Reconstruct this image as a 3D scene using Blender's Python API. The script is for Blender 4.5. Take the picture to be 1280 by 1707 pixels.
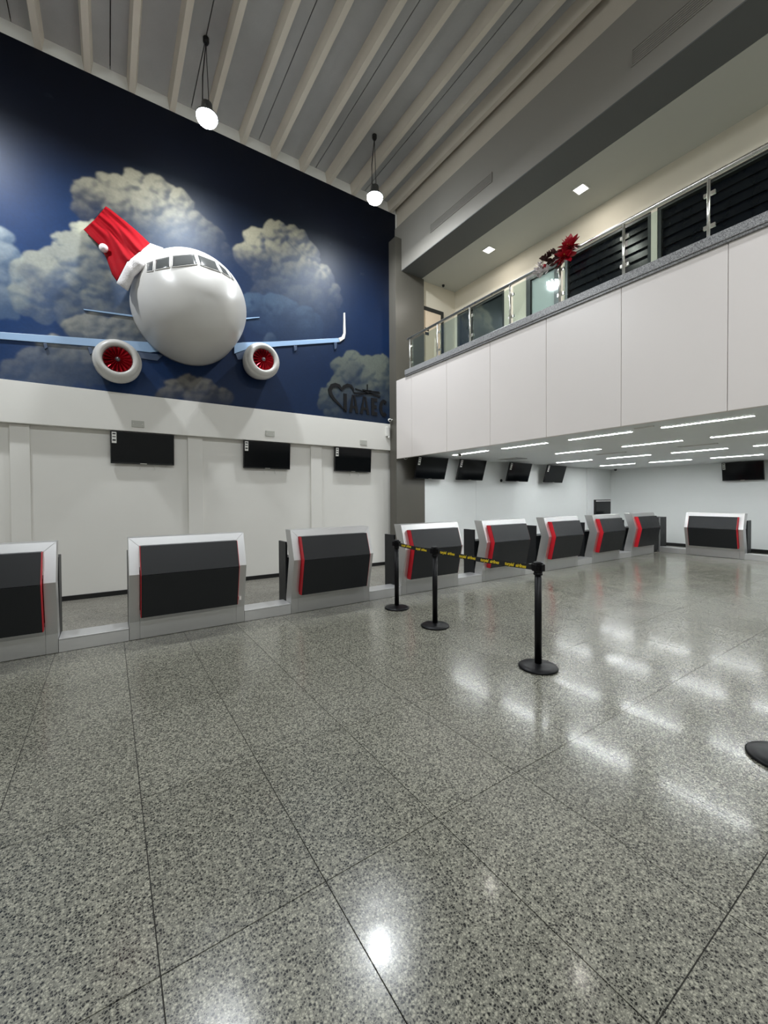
import bpy, bmesh, math, random
import numpy as np
from mathutils import Vector, Matrix
from mathutils.bvhtree import BVHTree

for o in list(bpy.data.objects):
    bpy.data.objects.remove(o)
SC = bpy.context.scene
COL = SC.collection
PI = math.pi

# ------------------------------------------------------------------ camera
F_PX, CX, CY, CAM_H = 686.36, 640.0, 842.16, 1.57
YAW, PITCH, ROLL = (math.radians(a) for a in (56.234, -0.8713, -0.3359))
_fw = Vector((math.cos(YAW)*math.cos(PITCH), math.sin(YAW)*math.cos(PITCH), math.sin(PITCH)))
_r0 = Vector((math.sin(YAW), -math.cos(YAW), 0))
_u0 = _r0.cross(_fw)
_r = _r0*math.cos(ROLL) + _u0*math.sin(ROLL)
_u = -_r0*math.sin(ROLL) + _u0*math.cos(ROLL)
CAM = Vector((0, 0, CAM_H))
cd = bpy.data.cameras.new('camera')
cam = bpy.data.objects.new('camera', cd)
COL.objects.link(cam)
cd.sensor_fit = 'HORIZONTAL'
cd.sensor_width = 36
cd.lens = F_PX/1280*36
cd.shift_y = -(853.5-CY)/1280
cd.clip_start = 0.02
m = Matrix((_r, _u, -_fw)).transposed().to_4x4()
m.translation = CAM
cam.matrix_world = m
SC.camera = cam


def ray(x, y):
    return _fw + _r*((x-CX)/F_PX) - _u*((y-CY)/F_PX)


def on_x(x, y, X):
    d = ray(x, y)
    return CAM + d*(X/d.x)


def on_y(x, y, Y):
    d = ray(x, y)
    return CAM + d*(Y/d.y)


def on_z(x, y, z):
    d = ray(x, y)
    return CAM + d*((z-CAM_H)/d.z)


# ------------------------------------------------------------------ world, exposure
w = bpy.data.worlds.new('night_world')
SC.world = w
w.use_nodes = True
w.node_tree.nodes['Background'].inputs[0].default_value = (0.02, 0.03, 0.06, 1)
w.node_tree.nodes['Background'].inputs[1].default_value = 0.3
SC.view_settings.view_transform = 'Standard'
SC.view_settings.look = 'None'
SC.view_settings.gamma = 1
SC.view_settings.use_curve_mapping = False
SC.view_settings.exposure = 0.0
LAMP_W = 122.0        # high-bay lamps
LED_E = 80.0          # linear lights
DOWN_W = 8.0         # recessed downlights upstairs


# ------------------------------------------------------------------ helpers
def s2l(c):
    return tuple(((v/255)/12.92 if v/255 <= 0.04045 else ((v/255+0.055)/1.055)**2.4) for v in c)


def new_mat(name):
    mt = bpy.data.materials.new(name)
    mt.use_nodes = True
    return mt, mt.node_tree, mt.node_tree.nodes['Principled BSDF']


def mat(name, col, rough=0.5, metal=0.0, var=0.06, scale=6.0, bump=0.0, bscale=60.0, stretch=None, spec=0.5, coat=0.0):
    """plain procedural material: colour with noise variation, roughness variation, fine bump"""
    mt, nt, b = new_mat(name)
    L = nt.links
    tc = nt.nodes.new('ShaderNodeTexCoord')
    mp = nt.nodes.new('ShaderNodeMapping')
    if stretch:
        mp.inputs['Scale'].default_value = stretch
    L.new(tc.outputs['Object'], mp.inputs[0])
    n = nt.nodes.new('ShaderNodeTexNoise')
    n.inputs['Scale'].default_value = scale
    n.inputs['Detail'].default_value = 4
    L.new(mp.outputs[0], n.inputs['Vector'])
    cr = nt.nodes.new('ShaderNodeMix')
    cr.data_type = 'RGBA'
    cr.inputs[6].default_value = (*[max(0, c*(1-var)) for c in col], 1)
    cr.inputs[7].default_value = (*[min(1, c*(1+var)) for c in col], 1)
    L.new(n.outputs[0], cr.inputs[0])
    L.new(cr.outputs[2], b.inputs['Base Color'])
    mr = nt.nodes.new('ShaderNodeMapRange')
    mr.inputs[3].default_value = max(0.02, rough*0.85)
    mr.inputs[4].default_value = min(1, rough*1.15)
    L.new(n.outputs[0], mr.inputs[0])
    L.new(mr.outputs[0], b.inputs['Roughness'])
    b.inputs['Metallic'].default_value = metal
    b.inputs['Specular IOR Level'].default_value = spec
    b.inputs['Coat Weight'].default_value = coat
    if bump > 0:
        n2 = nt.nodes.new('ShaderNodeTexNoise')
        n2.inputs['Scale'].default_value = bscale
        n2.inputs['Detail'].default_value = 3
        L.new(mp.outputs[0], n2.inputs['Vector'])
        bp = nt.nodes.new('ShaderNodeBump')
        bp.inputs['Strength'].default_value = bump
        bp.inputs['Distance'].default_value = 0.01
        L.new(n2.outputs[0], bp.inputs['Height'])
        L.new(bp.outputs[0], b.inputs['Normal'])
    return mt


def emit_mat(name, col, strength):
    mt, nt, b = new_mat(name)
    b.inputs['Base Color'].default_value = (0.8, 0.8, 0.8, 1)
    b.inputs['Emission Color'].default_value = (*col, 1)
    b.inputs['Emission Strength'].default_value = strength
    return mt


def terrazzo(name, dark, mid, light, rough, chip=85.0, tone=0.12, coat=0.0):
    mt, nt, b = new_mat(name)
    L = nt.links
    geo = nt.nodes.new('ShaderNodeNewGeometry')
    oi = nt.nodes.new('ShaderNodeObjectInfo')
    vor = nt.nodes.new('ShaderNodeTexVoronoi')
    vor.inputs['Scale'].default_value = chip
    L.new(geo.outputs['Position'], vor.inputs['Vector'])
    sep = nt.nodes.new('ShaderNodeSeparateColor')
    L.new(vor.outputs['Color'], sep.inputs[0])
    ramp = nt.nodes.new('ShaderNodeValToRGB')
    e = ramp.color_ramp.elements
    e[0].position = 0.0
    e[0].color = (*dark, 1)
    e[1].position = 1.0
    e[1].color = (*light, 1)
    for p, c in ((0.39, dark), (0.46, mid), (0.55, mid), (0.66, light)):
        k = e.new(p)
        k.color = (*c, 1)
    vo2 = nt.nodes.new('ShaderNodeTexVoronoi')
    vo2.inputs['Scale'].default_value = chip*1.9
    L.new(geo.outputs['Position'], vo2.inputs['Vector'])
    sp2 = nt.nodes.new('ShaderNodeSeparateColor')
    L.new(vo2.outputs['Color'], sp2.inputs[0])
    mxv = nt.nodes.new('ShaderNodeMix')
    mxv.inputs[0].default_value = 0.42
    L.new(sep.outputs[0], mxv.inputs[2])
    L.new(sp2.outputs[0], mxv.inputs[3])
    L.new(mxv.outputs[0], ramp.inputs[0])
    # cement between the chips
    ve = nt.nodes.new('ShaderNodeTexVoronoi')
    ve.feature = 'DISTANCE_TO_EDGE'
    ve.inputs['Scale'].default_value = chip
    L.new(geo.outputs['Position'], ve.inputs['Vector'])
    st = nt.nodes.new('ShaderNodeMapRange')
    st.inputs[1].default_value = 0.05
    st.inputs[2].default_value = 0.16
    L.new(ve.outputs['Distance'], st.inputs[0])
    mx = nt.nodes.new('ShaderNodeMix')
    mx.data_type = 'RGBA'
    mx.inputs[6].default_value = (*[a*0.25+c*0.75 for a, c in zip(light, mid)], 1)
    L.new(st.outputs[0], mx.inputs[0])
    L.new(ramp.outputs[0], mx.inputs[7])
    # broad cloudy tone and slab to slab tone
    nz = nt.nodes.new('ShaderNodeTexNoise')
    nz.inputs['Scale'].default_value = 1.3
    nz.inputs['Detail'].default_value = 5
    L.new(geo.outputs['Position'], nz.inputs['Vector'])
    t1 = nt.nodes.new('ShaderNodeMapRange')
    t1.inputs[3].default_value = 1-tone
    t1.inputs[4].default_value = 1+tone
    L.new(nz.outputs[0], t1.inputs[0])
    t2 = nt.nodes.new('ShaderNodeMapRange')
    t2.inputs[3].default_value = 0.93
    t2.inputs[4].default_value = 1.07
    L.new(oi.outputs['Random'], t2.inputs[0])
    mm = nt.nodes.new('ShaderNodeMath')
    mm.operation = 'MULTIPLY'
    L.new(t1.outputs[0], mm.inputs[0])
    L.new(t2.outputs[0], mm.inputs[1])
    sc = nt.nodes.new('ShaderNodeVectorMath')
    sc.operation = 'SCALE'
    L.new(mx.outputs[2], sc.inputs[0])
    L.new(mm.outputs[0], sc.inputs['Scale'])
    L.new(sc.outputs[0], b.inputs['Base Color'])
    nr = nt.nodes.new('ShaderNodeTexNoise')
    nr.inputs['Scale'].default_value = 2.2
    nr.inputs['Detail'].default_value = 6
    L.new(geo.outputs['Position'], nr.inputs['Vector'])
    rr = nt.nodes.new('ShaderNodeMapRange')
    rr.inputs[1].default_value = 0.3
    rr.inputs[2].default_value = 0.7
    rr.inputs[3].default_value = rough*0.75
    rr.inputs[4].default_value = rough*1.3
    L.new(nr.outputs[0], rr.inputs[0])
    L.new(rr.outputs[0], b.inputs['Roughness'])
    b.inputs['Specular IOR Level'].default_value = 0.36
    b.inputs['Coat Weight'].default_value = coat
    b.inputs['Coat Roughness'].default_value = 0.085
    n3 = nt.nodes.new('ShaderNodeTexNoise')
    n3.inputs['Scale'].default_value = 9
    L.new(geo.outputs['Position'], n3.inputs['Vector'])
    bp = nt.nodes.new('ShaderNodeBump')
    bp.inputs['Strength'].default_value = 0.05
    bp.inputs['Distance'].default_value = 0.01
    L.new(n3.outputs[0], bp.inputs['Height'])
    L.new(bp.outputs[0], b.inputs['Normal'])
    return mt


def glass_mat(name, tint=(0.86, 0.93, 0.91), refl=0.30):
    mt = bpy.data.materials.new(name)
    mt.use_nodes = True
    nt = mt.node_tree
    nt.nodes.clear()
    out = nt.nodes.new('ShaderNodeOutputMaterial')
    tr = nt.nodes.new('ShaderNodeBsdfTransparent')
    tr.inputs[0].default_value = (*tint, 1)
    gl = nt.nodes.new('ShaderNodeBsdfGlossy')
    gl.inputs['Roughness'].default_value = 0.03
    fr = nt.nodes.new('ShaderNodeFresnel')
    fr.inputs[0].default_value = 1.45
    n = nt.nodes.new('ShaderNodeTexNoise')
    n.inputs['Scale'].default_value = 3
    mr = nt.nodes.new('ShaderNodeMapRange')
    mr.inputs[3].default_value = 0.02
    mr.inputs[4].default_value = 0.06
    nt.links.new(n.outputs[0], mr.inputs[0])
    nt.links.new(mr.outputs[0], gl.inputs['Roughness'])
    mx = nt.nodes.new('ShaderNodeMixShader')
    fm_ = nt.nodes.new('ShaderNodeMath')
    fm_.operation = 'MULTIPLY'
    fm_.inputs[1].default_value = refl
    nt.links.new(fr.outputs[0], fm_.inputs[0])
    nt.links.new(fm_.outputs[0], mx.inputs[0])
    nt.links.new(tr.outputs[0], mx.inputs[1])
    nt.links.new(gl.outputs[0], mx.inputs[2])
    nt.links.new(mx.outputs[0], out.inputs[0])
    return mt


class MB:
    def __init__(self):
        self.v = []
        self.f = []

    def add(self, vs, fs):
        o = len(self.v)
        self.v += [tuple(p) for p in vs]
        self.f += [tuple(i+o for i in q) for q in fs]
        return self

    def box(self, x0, x1, y0, y1, z0, z1):
        vs = [(x, y, z) for z in (z0, z1) for y in (y0, y1) for x in (x0, x1)]
        return self.add(vs, [(0, 2, 3, 1), (4, 5, 7, 6), (0, 1, 5, 4), (2, 6, 7, 3), (0, 4, 6, 2), (1, 3, 7, 5)])

    def loft(self, rings, close=True):
        """rings: equal-length loops; capped at both ends"""
        n = len(rings[0])
        vs = [p for rg in rings for p in rg]
        fs = []
        for k in range(len(rings)-1):
            for i in range(n if close else n-1):
                j = (i+1) % n
                fs.append((k*n+i, k*n+j, (k+1)*n+j, (k+1)*n+i))
        if close:
            fs.append(tuple(range(n-1, -1, -1)))
            fs.append(tuple((len(rings)-1)*n+i for i in range(n)))
        return self.add(vs, fs)

    def stations(self, st):
        """st: (x0, x1, yf, yb, z) rectangles stacked in z"""
        return self.loft([[(a, c, z), (b, c, z), (b, d, z), (a, d, z)] for a, b, c, d, z in st])

    def lathe(self, prof, seg=24, c=(0, 0, 0), axis='z'):
        rings = []
        for r, h in prof:
            rg = []
            for i in range(seg):
                a = 2*PI*i/seg
                p = (r*math.cos(a), r*math.sin(a), h)
                if axis == 'y':
                    p = (p[0], p[2], -p[1])
                elif axis == 'x':
                    p = (p[2], p[0], p[1])
                rg.append((p[0]+c[0], p[1]+c[1], p[2]+c[2]))
            rings.append(rg)
        return self.loft(rings)

    def tube(self, pts, r, seg=8):
        pts = [Vector(p) for p in pts]
        rings = []
        up = Vector((0, 0, 1))
        for i, p in enumerate(pts):
            a = pts[max(i-1, 0)]
            c = pts[min(i+1, len(pts)-1)]
            t = (c-a).normalized()
            s = t.cross(up)
            if s.length < 1e-3:
                s = t.cross(Vector((1, 0, 0)))
            s.normalize()
            n = s.cross(t)
            rr = r[i] if isinstance(r, (list, tuple)) else r
            rings.append([tuple(p+s*(rr*math.cos(2*PI*k/seg))+n*(rr*math.sin(2*PI*k/seg))) for k in range(seg)])
        return self.loft(rings)

    def sphere(self, c, r, seg=16, rings=10, sq=(1, 1, 1)):
        pr = [(r*math.sin(PI*i/rings), -r*math.cos(PI*i/rings)) for i in range(rings+1)]
        pr[0] = (r*0.02, -r)
        pr[-1] = (r*0.02, r)
        rg = [[(c[0]+a*math.cos(2*PI*k/seg)*sq[0], c[1]+a*math.sin(2*PI*k/seg)*sq[1], c[2]+h*sq[2]) for k in range(seg)] for a, h in pr]
        return self.loft(rg)

    def prism(self, poly, y0, y1):
        """poly: (x, z) outline extruded along y"""
        n = len(poly)
        vs = [(x, y0, z) for x, z in poly] + [(x, y1, z) for x, z in poly]
        fs = [tuple(range(n)), tuple(range(2*n-1, n-1, -1))]
        fs += [(i, i+n, (i+1) % n+n, (i+1) % n) for i in range(n)]
        return self.add(vs, fs)

    def grid(self, P):
        """P[i][j] points, open surface"""
        a, b = len(P), len(P[0])
        return self.add([p for row in P for p in row],
                        [(i*b+j, i*b+j+1, (i+1)*b+j+1, (i+1)*b+j) for i in range(a-1) for j in range(b-1)])

    def mesh(self, name, smooth=False):
        me = bpy.data.meshes.new(name)
        me.from_pydata(self.v, [], self.f)
        bm = bmesh.new()
        bm.from_mesh(me)
        bmesh.ops.recalc_face_normals(bm, faces=bm.faces)
        bm.to_mesh(me)
        bm.free()
        if smooth:
            me.shade_smooth()
        return me

    def build(self, name, mt, parent=None, smooth=False, bevel=0.0, loc=None, kind=None, auto=False):
        me = self.mesh(name, smooth)
        me.materials.append(mt)
        o = bpy.data.objects.new(name, me)
        COL.objects.link(o)
        if parent:
            o.parent = parent
        if loc:
            o.location = loc
        if bevel:
            md = o.modifiers.new('bevel', 'BEVEL')
            md.width = bevel
            md.segments = 2
            md.limit_method = 'ANGLE'
            md.angle_limit = math.radians(40)
        if kind:
            o['kind'] = kind
        return o


def link_mesh(name, me, parent=None, loc=(0, 0, 0), rot=None):
    o = bpy.data.objects.new(name, me)
    COL.objects.link(o)
    o.location = loc
    if rot:
        o.rotation_euler = rot
    if parent:
        o.parent = parent
    return o


def thing(name, label, cat, loc=(0, 0, 0), rz=0.0, group=None):
    o = bpy.data.objects.new(name, None)
    COL.objects.link(o)
    o.empty_display_size = 0.1
    o.location = loc
    o.rotation_euler = (0, 0, rz)
    return tag(o, label, cat, group)


def tag(o, label, cat, group=None):
    o['label'] = label
    o['category'] = cat
    if group:
        o['group'] = group
    return o


def struct(name, mb, mt, parent=None, bevel=0.0, label=None):
    o = mb.build(name, mt, parent, bevel=bevel)
    if not parent:
        o['kind'] = 'structure'
        if label:
            o['label'] = label
    return o


def copy_tree(o, parent=None):
    c = o.copy()
    COL.objects.link(c)
    if parent:
        c.parent = parent
    for ch in list(o.children):
        copy_tree(ch, c)
    return c


def smoothstep(a, b, x):
    t = np.clip((x-a)/(b-a), 0, 1)
    return t*t*(3-2*t)


# ------------------------------------------------------------------ materials
M = {}
M['terrazzo'] = terrazzo('polished_terrazzo', s2l((30, 31, 30)), s2l((100, 99, 91)), s2l((160, 158, 143)), 0.21, chip=104, coat=0.17)
M['terrazzo_dull'] = terrazzo('dull_terrazzo', s2l((60, 59, 56)), s2l((120, 118, 110)), s2l((165, 160, 150)), 0.42)
M['grout'] = mat('dark_grout', s2l((48, 46, 42)), 0.8)
M['granite'] = terrazzo('grey_granite', s2l((90, 90, 92)), s2l((140, 140, 142)), s2l((190, 190, 190)), 0.3, chip=120)
M['concrete'] = mat('painted_concrete', s2l((204, 195, 180)), 0.75, var=0.08, scale=3, bump=0.15, bscale=25)
M['slab'] = mat('grey_precast_slab', s2l((168, 167, 165)), 0.8, var=0.12, scale=3, bump=0.2, bscale=25)
M['wall_white'] = mat('white_wall_paint', s2l((232, 230, 224)), 0.6, var=0.03, scale=2, bump=0.04, bscale=40)
M['wall_cool'] = mat('white_wall_satin', s2l((236, 239, 238)), 0.45, var=0.02, scale=2, bump=0.03)
M['wall_cream'] = mat('cream_wall_paint', s2l((222, 214, 196)), 0.65, var=0.04, scale=2)
M['ceil_grey'] = mat('grey_ceiling_paint', s2l((190, 190, 182)), 0.7, var=0.04, scale=2)
M['ceil_white'] = mat('white_ceiling_board', s2l((226, 229, 229)), 0.5, var=0.03, scale=2)
M['bulk'] = mat('grey_bulkhead_paint', s2l((146, 142, 135)), 0.6, var=0.04, scale=2)
M['soffit'] = mat('dark_grey_soffit', s2l((92, 94, 94)), 0.6, var=0.04, scale=2)  # darker grey than the gallery ceiling it meets
M['pillar'] = mat('charcoal_pillar_paint', s2l((92, 89, 82)), 0.32, var=0.05, scale=2)
M['panel'] = mat('white_composite_panel', s2l((232, 225, 221)), 0.34, var=0.015, scale=1.5)
M['black'] = mat('black_plastic', (0.006, 0.006, 0.007), 0.4, var=0.15)
M['base'] = mat('black_baseboard', (0.008, 0.008, 0.008), 0.45)
M['screen'] = mat('dark_screen_glass', (0.003, 0.004, 0.005), 0.12, var=0.1, spec=0.22)
M['alu'] = mat('brushed_aluminium', s2l((200, 200, 200)), 0.36, 0.85, var=0.06, scale=14, stretch=(1, 8, 30))
M['alu_flat'] = mat('satin_aluminium', s2l((212, 212, 212)), 0.42, 0.7, var=0.08, scale=10, stretch=(1, 6, 20))
M['steel'] = mat('polished_steel', s2l((228, 226, 220)), 0.28, 1.0, var=0.03)
M['charcoal'] = mat('charcoal_laminate', s2l((24, 26, 29)), 0.45, spec=0.4, var=0.06, scale=12)
M['red'] = mat('red_laminate', s2l((200, 20, 38)), 0.45, var=0.05)
M['post'] = mat('black_powder_coat', (0.003, 0.003, 0.004), 0.42, var=0.1, spec=0.22)
M['belt'] = mat('black_webbing', (0.010, 0.010, 0.010), 0.7, var=0.2, scale=200)
M['yellow'] = mat('yellow_print', s2l((235, 205, 40)), 0.6)
M['white_plastic'] = mat('white_plastic', s2l((230, 229, 224)), 0.4, var=0.02)
M['plane'] = mat('white_gloss_fuselage', s2l((212, 210, 206)), 0.36, var=0.05, scale=2.2, bump=0.10, bscale=5, coat=0.08)
M['pane'] = mat('grey_cockpit_glass', s2l((84, 86, 86)), 0.12, var=0.18, scale=5)
M['wing'] = mat('pale_blue_wing_paint', s2l((150, 180, 214)), 0.35, var=0.06, scale=4)
M['wing_dark'] = mat('blue_grey_fairing', s2l((62, 78, 104)), 0.4, var=0.06, scale=4)
M['fan'] = mat('red_metallic_fan', s2l((176, 14, 32)), 0.22, 0.7, var=0.3, scale=18)
M['fan_dark'] = mat('dark_red_duct', s2l((70, 6, 14)), 0.3, 0.5, var=0.2)
M['felt'] = mat('red_hat_cloth', s2l((150, 3, 20)), 0.8, spec=0.15, var=0.12, scale=14, bump=0.2, bscale=90)
M['fur'] = mat('white_fur', s2l((236, 232, 232)), 0.95, var=0.05, scale=25, bump=0.9, bscale=70)
M['logo'] = mat('dark_logo_letters', s2l((14, 15, 18)), 0.5, spec=0.25)
M['glass'] = glass_mat('clear_balustrade_glass')
M['night_glass'] = mat('black_louvre_glass', (0.004, 0.005, 0.009), 0.28, var=0.2, spec=0.22)
M['frame_dark'] = mat('dark_window_frame', s2l((40, 41, 40)), 0.4)
M['frost'] = mat('frosted_glass_leaf', s2l((176, 186, 182)), 0.5, var=0.03)
M['tint'] = mat('grey_tinted_glass', s2l((52, 56, 56)), 0.15, var=0.08)
M['door'] = mat('cream_door_leaf', s2l((235, 214, 188)), 0.5, var=0.02)
M['slot'] = mat('dark_air_slot', (0.02, 0.02, 0.02), 0.6)
M['led'] = emit_mat('linear_light_diffuser', (0.95, 0.985, 1.0), LED_E)
M['down'] = emit_mat('downlight_diffuser', (1.0, 0.97, 0.92), 14.0)
M['bay'] = emit_mat('high_bay_diffuser', (0.90, 0.97, 1.0), 100.0)
M['petal'] = mat('red_poinsettia', s2l((168, 12, 36)), 0.5, var=0.25, scale=30)
M['leaf'] = mat('brown_dry_leaf', s2l((74, 42, 38)), 0.6, var=0.25, scale=30)
M['silver'] = mat('silver_foil', s2l((222, 214, 214)), 0.3, 0.2, var=0.1)
M['gold'] = mat('gold_bead', s2l((206, 170, 90)), 0.3, 0.8)
M['housing'] = mat('grey_lamp_housing', s2l((120, 122, 124)), 0.35, 0.8)

# ================================================================== THE SETTING
Y_MUR, Y_BAND, Y_LOW = 8.03, 8.00, 8.13
X_PIL, X_PIL1, Y_PIL = 5.543, 6.38, 7.76
Z_RIB, Z_SLAB = 8.30, 8.52
Z_LC = 2.58
X_FAR = 15.1
Y_SIDE = 7.82
X_UP, Z_UP = 7.45, 6.85
Y_BACK, X_LEFT = -6.5, -7.0

# floor: grout bed, each slab in view its own piece, the rest one piece
fl = MB()
fl.box(X_LEFT, X_FAR+0.2, Y_BACK, 8.3, -0.15, -0.005)
floor = struct('floor', fl, M['grout'], label='polished grey terrazzo floor laid in large slabs')
SX0, SDX, SY0, SDY = 0.1215, 0.599, 0.555, 0.9695
NX0, NX1, NY0, NY1 = -7, 24, -2, 5
sl = MB()
sl.box(0.0022, SDX-0.0022, 0.0022, SDY-0.0022, -0.02, 0.0)
sme = sl.mesh('floor_slab')
sme.materials.append(M['terrazzo'])
for i in range(NX0, NX1):
    for j in range(NY0, NY1):
        link_mesh('floor_slab', sme, floor, (SX0+i*SDX, SY0+j*SDY, 0))
xa, xb = SX0+NX0*SDX, SX0+NX1*SDX
ya, yb = SY0+NY0*SDY, SY0+NY1*SDY
rest = MB()
rest.box(X_LEFT, X_FAR+0.2, Y_BACK, ya-0.004, -0.02, 0)
rest.box(X_LEFT, xa-0.004, ya, yb, -0.02, 0)
rest.box(xb+0.004, X_FAR+0.2, ya, yb, -0.02, 0)
rest.build('outer_floor', M['terrazzo'], floor)
back = MB()
back.box(X_LEFT, X_FAR+0.2, yb+0.004, 8.3, -0.02, 0)
back.build('staff_floor', M['terrazzo_dull'], floor)

# front wall: upper part carries the mural, lower part is set back
wf = MB()
wf.box(X_LEFT, 5.76, Y_MUR+0.012, 8.4, 2.715, 8.75)
struct('wall_front', wf, M['wall_white'])
wlo = MB()
wlo.box(X_LEFT, 5.76, Y_LOW, 8.4, 0, 2.713)
wall_front = struct('wall_lower', wlo, M['wall_white'])
for x0, x1 in ((-3.55, -3.30), (-1.20, -0.97), (1.19, 1.44), (3.56, 3.81)):
    p = MB()
    p.box(x0, x1, Y_LOW-0.045, Y_LOW, 0.0, 2.71)
    p.build('pilaster', M['wall_white'], wall_front, bevel=0.006)
bd = MB()
bd.box(X_LEFT, X_PIL-0.002, Y_BAND, Y_MUR+0.012, 2.715, 3.33)
trim = struct('trim_1', bd, M['wall_white'], bevel=0.004, label='white fascia band running under the cloud mural')
t2 = MB()
t2.box(5.735, 5.768, Y_MUR-0.03, Y_MUR+0.012, 7.595, Z_RIB)
struct('trim_2', t2, M['wall_white'])
bb = MB()
bb.box(X_LEFT, X_PIL, Y_LOW-0.018, Y_LOW, 0, 0.075)
struct('baseboard_front', bb, M['base'])

# ribbed concrete ceiling
cb = MB()
cb.box(X_LEFT, 6.5, Y_BACK, 8.4, Z_SLAB+0.06, 8.95)
ceiling = struct('ceiling', cb, M['slot'], label='ribbed precast concrete ceiling above the hall')
PW = 1.196
cpm = MB()
cpm.box(0.007, PW-0.007, Y_BACK, Y_MUR+0.012, Z_SLAB, Z_SLAB+0.07)
cpm = cpm.mesh('ceiling_panel')
cpm.materials.append(M['slab'])
for k in range(-6, 5):
    link_mesh('ceiling_panel', cpm, ceiling, (0.113+k*PW, 0, 0))
rb = MB()
rb.loft([[(-0.042, Y_BACK, Z_RIB), (0.042, Y_BACK, Z_RIB), (0.075, Y_BACK, Z_SLAB), (-0.075, Y_BACK, Z_SLAB)],
         [(-0.042, Y_MUR+0.012, Z_RIB), (0.042, Y_MUR+0.012, Z_RIB), (0.075, Y_MUR+0.012, Z_SLAB), (-0.075, Y_MUR+0.012, Z_SLAB)]])
rbm = rb.mesh('ceiling_rib')
rbm.materials.append(M['concrete'])
for k in range(-10, 11):
    link_mesh('ceiling_rib', rbm, ceiling, (-0.784+0.598*k, 0, 0))
link_mesh('ceiling_rib', rbm, ceiling, (5.594, 0, 0))

# pillar
pl = MB()
pl.box(X_PIL, X_PIL1, Y_PIL, Y_MUR-0.001, 0, 6.855)
pl.box(X_PIL, 5.715, Y_PIL, Y_MUR-0.001, 6.855, 7.59)
struct('pillar', pl, M['pillar'], label='tall charcoal pillar at the end of the mural wall')

# bulkhead above the balcony
bk = MB()
bk.box(5.72, 6.32, Y_BACK, Y_MUR, 6.872, 7.95)
bulkhead = struct('bulkhead', bk, M['bulk'], label='grey bulkhead beam hanging above the balcony opening')
b2 = MB()
b2.box(5.78, 6.45, Y_BACK, Y_MUR+0.3, 7.95, Z_SLAB+0.06)
b2.build('upper_beam', M['concrete'], bulkhead)
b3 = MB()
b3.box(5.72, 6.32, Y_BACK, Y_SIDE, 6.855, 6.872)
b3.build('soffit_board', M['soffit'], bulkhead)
cu = MB()
cu.box(6.32, X_UP+0.2, Y_BACK, 8.2, Z_UP, 7.1)
struct('ceiling_upper', cu, M['ceil_grey'], label='grey ceiling of the upstairs gallery')

# balcony: slab, fascia panels, granite ledge
bs = MB()
bs.box(5.62, X_FAR+0.2, Y_BACK, Y_SIDE, 2.75, 4.20)
balcony = struct('balcony', bs, M['ceil_grey'], label='projecting upstairs gallery clad in white panels')
joints = [Y_PIL-0.005, 7.183, 6.06, 4.95, 3.845, 2.745, 1.64, 0.535, -0.57, -1.68, -2.79, -3.9, -5.0, -6.1]
for a, c in zip(joints[:-1], joints[1:]):
    p = MB()
    p.box(X_PIL, 5.62, c+0.003, a-0.003, 2.495, 4.285)
    p.build('fascia_panel', M['panel'], balcony, bevel=0.003)
ld = MB()
ld.box(5.50, 5.80, Y_BACK, 7.375, 4.315, 4.425)
ld.build('granite_ledge', M['granite'], balcony, bevel=0.006)
l2 = MB()
l2.box(5.515, 5.62, Y_BACK, 7.375, 4.287, 4.313)
l2.build('ledge_moulding', M['granite'], balcony)

cl = MB()
cl.box(5.62, X_FAR, Y_BACK, Y_SIDE, Z_LC, 2.74)
ceil_low = struct('ceiling_lower', cl, M['ceil_white'], label='low white ceiling under the gallery')

# walls under and on the gallery
ws = MB()
ws.box(X_PIL1, X_FAR, Y_SIDE, 8.4, 0, Z_LC)
wall_side = struct('wall_side', ws, M['wall_cool'])
for x0, x1, d in ((8.20, 8.215, 0.006), (13.50, 14.14, 0.07)):
    p = MB()
    p.box(x0, x1, Y_SIDE-d, Y_SIDE, 0, Z_LC-0.005)
    p.build('pilaster' if d > 0.01 else 'joint_strip', M['wall_cool'], wall_side, bevel=0.004 if d > 0.01 else 0)
wr = MB()
wr.box(X_FAR, X_FAR+0.2, Y_BACK, 8.4, 0, 2.74)
wall_far = struct('wall_far', wr, M['wall_cool'])
bf = MB()
bf.box(X_FAR-0.018, X_FAR, Y_BACK, Y_SIDE, 0, 0.10)
struct('baseboard_far', bf, M['base'])
bsd = MB()
bsd.box(X_PIL1, X_FAR, Y_SIDE-0.018, Y_SIDE, 0, 0.075)
struct('baseboard_side', bsd, M['base'])
wu = MB()
wu.box(6.30, X_UP, Y_SIDE, 8.2, 4.2, Z_UP)
struct('wall_upper_side', wu, M['wall_cream'])

# upstairs wall with its openings
YO = [(7.745, 6.236), (5.64, 4.87), (4.76, 3.22), (3.13, 1.60), (1.51, -0.02), (-0.11, -1.6), (-1.7, -3.2)]
wuf = MB()
ZT = 6.26
prev = 8.2
for a, c in YO:
    wuf.box(X_UP, X_UP+0.2, a, prev, 4.2, Z_UP)
    wuf.box(X_UP, X_UP+0.2, c, a, ZT, Z_UP)
    prev = c
wuf.box(X_UP, X_UP+0.2, Y_BACK, prev, 4.2, Z_UP)
for a, c in YO[2:]:
    wuf.box(X_UP, X_UP+0.2, c, a, 4.2, 4.95)
wall_up = struct('wall_upper_far', wuf, M['wall_cream'])


def frame_ring(y0, y1, z0, z1, t, x0, x1):
    mb = MB()
    mb.box(x0, x1, y0, y0+t, z0, z1)
    mb.box(x0, x1, y1-t, y1, z0, z1)
    mb.box(x0, x1, y0+t, y1-t, z1-t, z1)
    mb.box(x0, x1, y0+t, y1-t, z0, z0+t)
    return mb


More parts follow.
